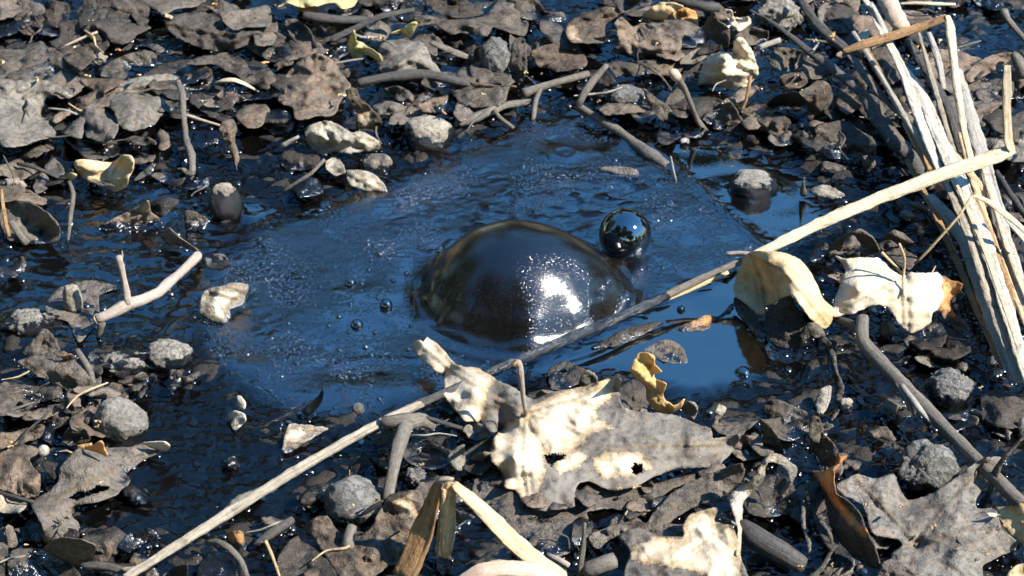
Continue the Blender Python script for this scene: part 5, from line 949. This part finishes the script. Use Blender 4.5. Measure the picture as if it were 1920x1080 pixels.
S('twig', 'thin red brown twig at the far left edge', 'T5', [(8,50,28,9),(22,180,20,11),(50,310,8,12)], 'brownreed', tar=2)
S('twig', 'blunt dark twig beside the cupped leaf at the left edge', 'T5', [(60,225,16,16),(110,300,8,22),(150,350,2,22)], 'bark', tar=2)
S('twig', 'dark twig across the tar left of the golden leaf', 'T1', [(100,920,10,10),(200,945,12,12),(330,998,8,9)], 'darkstick')
S('twig', 'thin dark stalk of the large lobed leaf at lower left', 'B1', [(-10,675,10,7),(80,700,11,8),(165,725,9,9)], 'darkstick', tar=-5)
S('twig', 'dark twig beside the ragged clod at left', 'B1', [(370,-10,16,14),(410,50,12,16),(440,110,8,15),(460,180,2,10)], 'bark', tar=3)
S('stick', 'muddy stick along the bottom left edge', 'B1', [(395,1030,10,16),(480,1030,10,20),(560,1045,9,20),(630,1065,8,14)], 'darkstick', tar=3)
S('twig', 'glossy black twig in the wet tar left of the straw', 'B2', [(290,360,3,8),(370,325,5,11),(440,290,6,11),(490,250,5,8)], 'darkstick', tar=14)
S('twig', 'tar coated sprout standing at the pool front', 'B2', [(490,300,2,20),(540,255,6,24),(570,215,12,14),(585,165,22,3)], 'darkstick', tar=18)
# reeds on the right
R_ = dict(cat='reed', tar=-5)
S('reed', 'bleached white reed leaning from the top edge', 'T4', [(585,-25,64,16),(640,50,62,19),(720,210,58,22),(780,320,55,25),(830,430,52,27),(900,640,46,27),(960,800,40,27),(1035,985,36,24)], 'whitestraw', .45, **R_)
S('reed', 'short bleached splinter beside the white reed top', 'T4', [(640,15,66,10),(690,110,62,16),(730,200,58,12)], 'whitestraw', .5, **R_)
S('reed', 'pale blotched reed running down to the right edge', 'P', [(1690,120,42,6),(1728,180,42,12),(1752,235,41,13),(1780,300,40,14),(1812,370,38,14),(1842,440,35,14),(1872,530,31,13),(1900,620,26,13),(1932,720,20,12)], 'whitestraw', .3, ridge=.12, **R_)
S('reed', 'tan fibrous strip split off the blotched reed', 'P', [(1768,330,38,4),(1795,390,36,8),(1822,455,33,9),(1850,540,28,10),(1880,630,22,9),(1910,716,16,8)], 'dullstraw', .4, **R_)
S('reed', 'thin straw coloured splinter on top of the blotched reed', 'P', [(1782,320,46,2.5),(1815,395,44,4),(1850,480,40,4.5),(1885,580,34,4),(1908,650,30,2)], 'straw', .5, **R_)
S('reed', 'narrow brown stalk tucked between the reeds at right', 'P', [(1800,250,30,5),(1822,330,29,7),(1848,410,27,7),(1880,500,25,7),(1925,610,22,6)], 'honey', .5, **R_)
S('reed', 'thin grey stalk crossing the reed bundle near the top', 'P', [(1600,60,34,4),(1650,140,34,5),(1700,225,33,6),(1745,300,31,6),(1800,390,27,5)], 'greyreed', .6, **R_)
S('reed', 'slim straw coloured stalk right of the blotched reed', 'P', [(1838,300,32,3),(1862,380,30,5),(1890,470,28,5.5),(1928,570,25,5)], 'straw', .6, **R_)
S('reed', 'slim tan stalk left of the folded reed', 'P', [(1722,60,36,3),(1748,150,35,5),(1778,250,33,5),(1806,345,30,4.5)], 'dullstraw', .6, **R_)
S('reed', 'slim dark brown stalk low along the reed bundle', 'P', [(1700,300,16,4),(1745,385,15,6),(1790,480,14,6.5),(1835,590,12,6),(1880,690,9,5)], 'brownreed', .6, **R_)
S('reed', 'thin dark stalk under the bleached white reed', 'P', [(1625,90,28,4),(1668,170,28,6),(1705,240,27,6),(1742,318,24,6)], 'brownreed', .6, **R_)
S('reed', 'thick pinkish reed stub with a cut end at the top edge', 'T4', [(690,-60,40,52),(730,0,40,54),(770,80,40,54),(806,150,39,48)], 'pinkreed', .8, **R_)
fr = empty('folded_reed', U(1800, 200, 0.0), 'pale narrow reed folded over to a dark brown blade at top right', 'reed')
S('dark_blade', 'dark brown folded over blade', 'T4', [(485,290,50,18),(600,252,56,28),(760,205,62,30),(920,155,68,30),(1062,105,76,28)], 'brownreed', .3, parent=fr, tar=-5)
S('blade', None, 'T4', [(1068,90,77,16),(1082,150,74,24),(1100,300,66,24),(1122,480,56,22),(1160,720,46,20),(1205,910,38,18)], 'straw', .4, parent=fr, tar=-5)
S('reed', 'wide dull grey reed along the right edge', 'P', [(1795,130,26,9),(1812,190,26,12),(1832,260,26,14),(1852,330,26,14),(1872,400,25,14),(1895,480,24,14),(1930,590,22,13)], 'greyreed', .3, ridge=.1, **R_)
S('reed', 'short grey brown reed behind the folded reed', 'T4', [(965,185,30,14),(1010,310,27,20),(1050,500,22,14)], 'greyreed', .5, **R_)
S('reed', 'dark shaded reed behind the wide pale reed', 'T4', [(845,225,28,20),(920,340,27,26),(1000,480,26,28),(1080,620,24,28),(1150,860,20,24)], 'darkstick', .4, **R_)
S('reed', 'brown edged reed crossing under the white reed', 'T4', [(480,270,26,16),(560,360,26,22),(640,470,25,24),(720,560,24,24),(800,630,22,26),(895,695,18,16)], 'bark', .35, **R_)
S('reed', 'dark reed leaning from the top edge to the bundle', 'T4', [(235,-25,30,18),(330,130,30,28),(430,225,30,30),(520,290,29,24)], 'darkstick', .6, **R_)
S('reed', 'long dark stem sloping under the reed bundle', 'T4', [(-40,60,36,8),(60,110,35,10),(170,190,32,16),(280,280,28,22),(390,360,24,26),(500,450,20,28),(600,540,17,32),(680,690,13,36),(760,800,10,40),(870,890,7,40),(970,1060,3,30)], 'darkstick', .7, mud=[0]*4+[.5]*7, **R_)
S('reed', 'grey fibrous reed low in the bundle', 'T4', [(690,570,14,8),(720,660,13,18),(790,770,11,22),(900,900,8,16)], 'bark', .5, **R_)
S('reed', 'thin tan reed edge low in the bundle', 'T4', [(820,690,20,8),(880,800,20,15),(950,910,20,16),(1010,1000,20,10)], 'honey', .5, **R_)
S('reed', 'narrow tan reed right of the blotched reed', 'T4', [(1080,820,30,8),(1140,900,30,18),(1210,990,30,24),(1290,1085,28,20)], 'honey', .4, **R_)
S('reed', 'grey brown reed left of the blotched reed', 'P', [(1742,368,24,9),(1780,410,24,12),(1812,462,22,13),(1840,545,20,14),(1870,625,17,14),(1905,712,12,13)], 'greyreed', .5, **R_)
S('reed', 'thin dark reed between the two wide reeds', 'P', [(1826,370,30,6),(1850,430,28,8),(1878,505,26,8),(1908,580,22,7)], 'brownreed', .5, **R_)
S('stick', 'dark stick at the right edge behind the reeds', 'P', [(1868,322,16,5),(1895,365,14,6),(1930,415,10,6)], 'darkstick', tar=-5)
S('straw', 'bright arching straw at the right edge', 'T8', [(1205,85,64,6),(1240,85,64,14),(1340,140,60,20),(1430,210,54,20),(1520,290,48,16)], 'straw', .4, cat='straw', tar=-5)
S('straw', 'pale straw below the arching straw at the right edge', 'T8', [(1380,170,48,14),(1440,250,44,22),(1520,340,40,22)], 'whitestraw', .4, cat='straw', tar=-5)
S('twig', 'thin brown twig propped against the reeds', 'T8', [(885,465,24,7),(960,390,34,8),(1050,290,46,8),(1130,200,56,8),(1205,85,66,9)], 'honey', tar=-5)
S('straw', 'thin cream straw at the top edge right', 'T4', [(800,22,16,7),(900,18,18,11),(1000,22,18,11),(1115,25,16,7)], 'straw', .6, cat='straw', tar=-5)
S('stick', 'dark knobbed stick in the top right corner', 'T4', [(1385,60,26,24),(1410,110,22,18),(1460,170,16,16),(1520,240,12,16)], 'bark', tar=3)
S('stick', 'thick dark stump at the right edge below the corner stick', 'T4', [(1440,300,22,20),(1470,350,18,36),(1510,430,12,40)], 'bark', tar=4)
S('twig', 'short twig beside the pale pebble under the straw', 'T8', [(860,125,12,14),(920,142,12,14),(990,162,10,16)], 'bark')
S('twig', 'grey stem standing by the pale flat chip', 'T8', [(265,-20,18,6),(258,20,12,10),(260,70,3,22)], 'bark', tar=3)
# ------------------------------------------------------------------ mud film and foam
leaf('mud_film', 'grey foamy mud film floating below the forked twig', 'T5', [(250,700,1),(330,600,2),(440,560,2),(560,560,1.5),(660,600,1),(560,640,1),(560,760,1),(500,850,1),(440,900,1),(380,790,2),(280,760,2)], 'mud', z=1, dome=.6, nz=.6, tar=.2, blot=.7, cat='mud')
# ------------------------------------------------------------------ leaf scraps filling the litter
rs = np.random.RandomState(21)
def outline(kind, n, rs):
    th = np.linspace(0, 2 * np.pi, n, endpoint=False)
    if kind == 0: r = .62 + .38 * np.abs(np.cos(th)) ** 1.6; q = np.stack([np.cos(th) * r, np.sin(th) * r * .55], 1)           # pointed oval
    elif kind == 1: r = .62 + .38 * np.abs(np.cos(th * 2.5)) ** .8; q = np.stack([np.cos(th) * r, np.sin(th) * r], 1)              # lobed
    else: r = rs.uniform(.45, 1.0, n); q = np.stack([np.cos(th) * r, np.sin(th) * r * rs.uniform(.4, .9)], 1)                     # torn piece
    q *= rs.uniform(.88, 1.1, (n, 1)); a = rs.uniform(0, 2 * np.pi); c, s = math.cos(a), math.sin(a)
    return np.stack([q[:, 0] * c - q[:, 1] * s, (q[:, 0] * s + q[:, 1] * c) * .58], 1)
KEEP = [[(x * 1.0, y * 1.0) for x, y in POOL]] + [GLASS[0], GLASS[1], RIPPLE, FLATLEFT]
LAND = {'golden leaf': (190,325), 'forked twig': (270,560), 'small pale stone': (420,375), 'pale rounded stone': (800,260), 'dark pitted stone': (1210,190), 'pale leaf lump': (1365,130),
 'tube shaped leaf': (1500,190), 'white reed': (1680,90), 'blotched reed': (1850,480), 'cream leaf': (1690,560), 'tan oval leaf': (1470,540), 'grey maple leaf': (1760,990), 'rusty curled leaf': (1570,920),
 'egg shaped stone': (225,790), 'big lobed leaf': (190,900), 'long straw': (560,880), 'bent branch': (740,840), 'broken straw': (850,980), 'big cream lobed leaf': (1000,820), 'orange curled leaf': (1225,720),
 'half sunk stone': (1414,346), 'smooth broad grey leaf': (255,205), 'short white straw': (365,220), 'big domed leaf': (590,160), 'yellow curled leaf': (675,95), 'thick muddy stick': (780,145), 'pink knobbed twig': (1290,170),
 'black log': (1320,12), 'brown folded reed': (1680,65), 'cracked mud clod': (1740,880), 'crumbly clods': (270,670), 'notched grey leaf': (60,200), 'dark crumpled leaf': (400,60), 'straw in the puddle': (150,75),
 'cupped grey leaf': (60,420), 'cupped brown leaf': (1220,80), 'crossing twigs': (1040,160), 'brown patched leaf': (1080,50), 'wide dark top sheet': (880,40), 'pale lumpy leaf': (640,260), 'grey pitted stone': (655,935),
 'lower right stick': (1750,790), 'twisted leaf strip': (1420,900), 'bottom cream leaf': (1290,1020), 'wet rimmed leaf': (1580,265), 'straw bend': (1890,280), 'corner stick': (1890,60), 'dark bubble at right': (1395,700),
 'white pebble': (435,870), 'bottom brown leaf': (700,1000)}
USED = set()
def scraplabel(x, y, sz, mt, kd):
    for k, (a, b_) in sorted(LAND.items(), key=lambda q: math.hypot(q[1][0] - x, (q[1][1] - y) * 1.5))[:2]:
        dx, dy = x - a, (y - b_) * 1.6; hz = 'right' if dx > 0 else 'left'; vt = 'in front' if dy > 0 else 'behind'
        if abs(dx) > 2.2 * abs(dy): w_ = hz + ' of'
        elif abs(dy) > 2.2 * abs(dx): w_ = vt + (' of' if dy > 0 else '')
        else: w_ = vt + ' and ' + hz + ' of'
        s_ = 'tiny' if sz < 26 else 'small' if sz < 42 else 'broad'
        lb = f"{s_} {dict(mud='grey', brown='brown grey', dark='blackish')[mt]} {('pointed', 'lobed', 'torn')[kd]} leaf scrap {w_} the {k}"
        if lb not in USED: USED.add(lb); return lb
    return None
ZONES = [('back', (0, 1920, -40, 270), 'small dark leaf scrap in the litter along the back of the pool', 128, (26, 78)),
         ('left', (0, 400, 250, 760), 'small leaf scrap in the tar along the left side', 30, (16, 48)),
         ('leftlow', (0, 330, 720, 1090), 'small leaf scrap in the litter at the lower left', 34, (20, 62)),
         ('front', (380, 1400, 740, 1090), 'small leaf scrap under the foreground leaves', 46, (18, 62)),
         ('right', (1400, 1920, 250, 1090), 'small leaf scrap in the wet tar on the right', 60, (16, 56))]
for zn, (x0, x1, y0, y1), lb, cnt, (s0, s1) in ZONES:
    k = 0; tries = 0
    while k < cnt and tries < 4000:
        tries += 1; cx, cy = rs.uniform(x0, x1), rs.uniform(y0, y1); sz = rs.uniform(s0, s1)
        A = np.array(cx), np.array(cy)
        if any(bool(inpoly(A[0], A[1], kp)) or float(segdist(A[0], A[1], kp)) < sz * .8 for kp in KEEP): continue
        n = rs.choice([7, 9, 11]); kd = int(rs.choice([0, 0, 1, 2])); q = outline(kd, n, rs) * sz
        zb = rs.uniform(.5, 5); tl = rs.uniform(-.35, .35, 2)
        ca = rs.uniform(0, np.pi); pr = [(a * math.cos(ca) + b_ / .58 * math.sin(ca)) / sz for a, b_ in q]; A_ = float(rs.choice([1, 1, -1])) * min(rs.uniform(.12, .34) * sz, 9.0)
        if A_ < 0: zb += -A_ * .8
        pts = [(cx + a, cy + b_, max(.5, zb + A_ * p_ * p_ + (a * tl[0] - b_ * tl[1] * 1.6) * .32 + rs.uniform(-2, 2.5))) for (a, b_), p_ in zip(q, pr)]
        mt = rs.choice(['mud', 'brown', 'brown', 'dark', 'dark', 'mud'])
        lb = scraplabel(cx, cy, sz, str(mt), kd)
        if lb is None: continue
        leaf('leaf_scrap', lb, 'P', pts, str(mt), dome=1.5, nz=2.4, ns=25, c=[(cx, cy, zb), (cx - sz * .3 * math.sin(ca), cy + sz * .3 * .58 * math.cos(ca), zb), (cx + sz * .3 * math.sin(ca), cy - sz * .3 * .58 * math.cos(ca), zb)], tar=rs.choice([2, 4, 6, 8]), group=zn + ' leaf scraps', blot=float(rs.choice([0, 0, .6])), step=5, jag=2.6)
        k += 1
# fine twigs and stalks strewn through the litter
k = 0; tries = 0
while k < 64 and tries < 2000:
    tries += 1; zn, (x0, x1, y0, y1), _, _, _ = ZONES[rs.choice([0, 0, 1, 2, 3, 4])]
    cx, cy = rs.uniform(x0, x1), rs.uniform(max(0, y0), y1); ln = rs.uniform(18, 62); an = rs.uniform(0, np.pi)
    A = np.array(cx), np.array(cy)
    if any(bool(inpoly(A[0], A[1], kp)) or float(segdist(A[0], A[1], kp)) < ln for kp in KEEP): continue
    mt = str(rs.choice(['darkstick', 'bark', 'bark', 'greyreed', 'honey'])); nearest = sorted(LAND.items(), key=lambda q: math.hypot(q[1][0] - cx, (q[1][1] - cy) * 1.5))[0]
    dx, dy = cx - nearest[1][0], (cy - nearest[1][1]) * 1.6
    w_ = ('right of' if dx > 0 else 'left of') if abs(dx) > abs(dy) else ('in front of' if dy > 0 else 'behind')
    lb = f"{'short' if ln < 40 else 'long'} thin {dict(darkstick='blackish', bark='grey', greyreed='pale grey', honey='tan')[mt]} twig {w_} the {nearest[0]}"
    if lb in USED: continue
    USED.add(lb); bend = rs.uniform(-.3, .3, 2) * ln; hw = rs.uniform(1.3, 2.8); zt = rs.uniform(4, 16); ux, uy = math.cos(an), math.sin(an) * .58
    tube('thin_twig', lb, 'P', [(cx - ux * ln, cy - uy * ln, zt + rs.uniform(-4, 8), hw * .7), (cx - ux * ln * .3 - uy * bend[0], cy - uy * ln * .3 + ux * bend[0] * .5, zt + rs.uniform(0, 4), hw), (cx + ux * ln * .3 - uy * bend[1], cy + uy * ln * .3 + ux * bend[1] * .5, zt, hw * .9), (cx + ux * ln, cy + uy * ln, zt + rs.uniform(-4, 8), hw * .5)], mt, n=6, rough=.2, cat='twig', group='thin twigs in the litter', tar=4)
    k += 1
# tan crumbs lying on the grey leaves
for (x, y, r, m_) in [(163,143,9,'tan'),(70,148,8,'tan'),(5,116,9,'tan'),(260,141,8,'tan'),(170,38,6,'tan'),(315,30,12,'tan'),(402,8,10,'rust'),(497,117,10,'rust'),(222,93,7,'rust'),(142,88,7,'tan'),(640,178,14,'tan'),(692,70,9,'tan'),(715,68,9,'tan'),(770,212,7,'tan'),(905,175,7,'yellow'),(832,212,6,'rust'),(985,135,7,'yellow'),(1015,138,6,'tan'),(1230,82,8,'tan'),(1355,192,6,'tan'),(1122,190,6,'rust'),(1495,140,7,'tan'),(1720,85,9,'rust'),(1728,100,8,'tan'),(1655,155,8,'tan'),(1762,75,7,'tan'),(1496,158,6,'tan'),(18,840,8,'tan'),(20,828,6,'rust'),(48,1022,5,'tan'),(125,970,8,'tan'),(190,903,7,'tan'),(660,945,8,'tan'),(1500,1062,8,'rust'),(1625,945,6,'tan'),(1690,948,6,'tan'),(1865,965,16,'cream'),(182,790,9,'tan'),(705,938,7,'rust')]:
    q = outline(2, 7, rs) * r
    zt = 22 if y > 600 else 20
    leaf('leaf_crumb', 'tiny tan crumb of dry leaf on the grey litter', 'P', [(x + a, y + b_, zt + rs.uniform(-2, 5)) for a, b_ in q], m_, clean=True, dome=3, nz=1, tar=-9, group='tan leaf crumbs', step=3, jag=.8)
# seed tufts
def tuft(label, px, py, r, z, mat='honey', n=11):
    p = U(px, py, z / 1000); sc = SCL(px, py, z / 1000); rr_ = r * sc; V = []; F = []; r2 = np.random.RandomState(int(px))
    for k in range(n):
        a = r2.uniform(0, 6.28); el = r2.uniform(.1, .9); L_ = rr_ * r2.uniform(.6, 1.1); d = np.array([math.cos(a) * math.cos(el), math.sin(a) * math.cos(el), math.sin(el)])
        s_ = np.cross(d, [0, 0, 1]); s_ = s_ / (np.linalg.norm(s_) + 1e-9) * rr_ * .13; u_ = np.cross(s_, d); u_ = u_ / np.linalg.norm(u_) * rr_ * .08; b0 = len(V)
        V += [p + s_ * .4, p + u_, p - s_ * .4, p + d * L_ * .6 + s_, p + d * L_ * .6 + u_ * 2, p + d * L_ * .6 - s_, p + d * L_]
        F += [(b0, b0+3, b0+4, b0+1), (b0+1, b0+4, b0+5, b0+2), (b0+2, b0+5, b0+3, b0), (b0+3, b0+6, b0+4), (b0+4, b0+6, b0+5), (b0+5, b0+6, b0+3)]
    meshobj('seed_tuft', V, F, mat, label=label, cat='seed', attrs={'mud': 0.0, 'tarh': -1.0}, uv=np.zeros((len(V), 2)))
M['tuft'] = stickmat('golden_fluff', (.30, .20, .09), (.50, .38, .20), .2)
for (lb, x, y, r, z) in [('yellow seed tuft on the layered leaf at bottom centre', 1192, 914, 17, 14), ('smaller seed tuft left of the yellow one at bottom centre', 1160, 916, 11, 13),
    ('golden seed tuft on the grey maple leaf', 1750, 990, 19, 18), ('round orange seed on the grey maple leaf', 1799, 1030, 13, 17), ('faint pale seed tuft near the right of the maple leaf', 1852, 1040, 12, 15),
    ('small seed tuft by the foot of the rusty curled leaf', 1560, 1060, 12, 10), ('seed tuft stuck to the lobed leaf at lower left', 126, 972, 10, 14), ('dry seed tuft beside the thin twig left of the cream lobes', 790, 872, 12, 12),
    ('seed tuft on the big brown domed leaf behind the pool', 637, 180, 12, 32), ('pale feathery tuft on the reed above the brown folded blade', 1560, 72, 26, 40), ('pale feathery tuft left end of the brown folded blade', 1528, 78, 16, 38),
    ('golden fluff between the reeds at top right', 1728, 98, 14, 30), ('yellow seed tuft on the egg shaped stone edge', 182, 800, 12, 24), ('seed tuft in the dark tar beside the right reeds', 1838, 728, 12, 6)]:
    tuft(lb, x, y, r * .62, z, 'tuft', 9)
# ------------------------------------------------------------------ beads of wet tar along the lower edges of litter and stones
P_ = []; rs = np.random.RandomState(9)
allx = np.concatenate([f[0] for f in FOOT]); ally = np.concatenate([f[1] for f in FOOT])
sel = rs.permutation(len(allx))[:9000]
bx = allx[sel] + rs.normal(0, 9, len(sel)); by = ally[sel] + np.abs(rs.normal(7, 8, len(sel)))
for (a, b_, r, am) in TARRING:
    n_ = 46
    th = rs.uniform(0, 2 * np.pi, n_); q = r * rs.uniform(.9, 1.25, n_); X_, Y_ = a + q * np.cos(th), b_ + q * np.sin(th); ax, ay = PX(X_, Y_); bx = np.concatenate([bx, ax]); by = np.concatenate([by, ay])
p = U(bx, by, 0.0); hh, fi, ro, _ = tarheight(p[:, 0], p[:, 1])
for i in range(len(bx)):
    if ro[i] > .5 and abs(p[i, 0]) < .45 and -.32 < p[i, 1] < .46:
        r = .0006 + .0019 * rs.rand() ** 2.2; P_.append((p[i, 0], p[i, 1], hh[i] / 1000 + r * rs.uniform(-.2, .4), r, rs.uniform(.55, 1.9)))
beads('tar_droplets', 'shiny wet tar beads along the litter edges', 'tar', P_[:6500], 'tardrop', .5)
# ------------------------------------------------------------------ trees round the clearing, seen only mirrored in the tar
m, n, b = newmat('foliage'); nb = NB(n); v, rnd = objvec(nb)
nb.link(nb.mix(nb.noise(v, 6, 2), (.03, .045, .012, 1), (.075, .095, .03, 1)), b.inputs['Base Color']); b.inputs['Roughness'].default_value = .6; M['foliage'] = m
def tree(label, x, y, h, w_, seed, n_=5200):
    r = np.random.RandomState(seed); root = empty('tree', (x, y, .04), label, 'tree', 'trees around the clearing')
    V = []; F = []; K = 10; pts = [(0, 0, 0, .16), (.1, .05, h * .3, .12), (.02, .1, h * .6, .08), (.1, 0, h * .9, .02)]
    def limb(ps):
        b0 = len(V)
        for (a, c, z, q) in ps:
            for k in range(K): V.append((x + a + q * math.cos(6.283 * k / K), y + c + q * math.sin(6.283 * k / K), .04 + z))
        for i in range(len(ps) - 1):
            for k in range(K): F.append((b0 + i*K + k, b0 + i*K + (k+1) % K, b0 + (i+1)*K + (k+1) % K, b0 + (i+1)*K + k))
    limb(pts)
    for k in range(6):
        a = r.uniform(0, 6.28); z0 = h * r.uniform(.25, .6); L_ = w_ * r.uniform(.5, .9)
        limb([(0, 0, z0, .06), (L_ * .5 * math.cos(a), L_ * .5 * math.sin(a), z0 + .25 * L_, .04), (L_ * math.cos(a), L_ * math.sin(a), z0 + .6 * L_, .012)])
    meshobj('trunk', V, F, 'bark', root, attrs={'mud': 0.0, 'tarh': -1.0}, uv=np.zeros((len(V), 2)))
    cl = np.stack([r.normal(0, .45, 34) * w_, r.normal(0, .45, 34) * w_, h * r.uniform(.12, 1.0, 34) ** .9], 1)
    c = cl[r.randint(0, 34, n_)] + r.normal(0, .2 * w_, (n_, 3)); c[:, 2] = np.clip(c[:, 2], h * .02, h * 1.08)
    d1 = r.normal(size=(n_, 3)); d1 /= np.linalg.norm(d1, axis=1)[:, None]; d2 = np.cross(d1, r.normal(size=(n_, 3))); d2 /= np.linalg.norm(d2, axis=1)[:, None]
    s_ = r.uniform(.14, .30, (n_, 1)); base = np.array([x, y, .04]); A = c + base
    V = np.concatenate([A - d1 * s_, A + d2 * s_ * .5, A + d1 * s_, A - d2 * s_ * .5]); F = [(i, i + n_, i + 2*n_, i + 3*n_) for i in range(n_)]
    meshobj('crown', V, F, 'foliage', root, smooth=False)
for i, (lb, x, y, h, w_, *n_) in enumerate([
    ('broad low tree mirrored between the bubbles', .2, 10.5, 4.9, 1.4),
    ('tall airy tree mirrored in the dark tar at lower left', -1.75, 9.4, 8.2, .95, 2300), ('broad tree mirrored near the top of the small round bubble', 2.2, 9.0, 4.45, 1.5), ('low tree mirrored far left behind the pool', -7.0, 7.5, 5.4, 1.8),
    ('dense tree mirrored in the ripples at the left', -4.0, 8.6, 5.0, 1.7), ('tree mirrored in the still tar by the right reeds', 5.4, 7.8, 4.4, 1.6),
    ('tree mirrored in the left flank of the large bubble', -6.5, 2.0, 6.4, 2.4), ('tall tree mirrored in the lower left of the large bubble', -4.2, -4.4, 8.0, 2.5), ('tall tree mirrored at the front of the large bubble', -.6, -6.2, 8.5, 2.4),
    ('small tree mirrored at the right rim of the bubbles', 8.5, 5.0, 4.0, 1.8), ('tree mirrored behind the photographer in the bubbles', 2.6, -7.5, 7.0, 2.0)]):
    tree(lb, x, y, h, w_, i + 40, *n_)
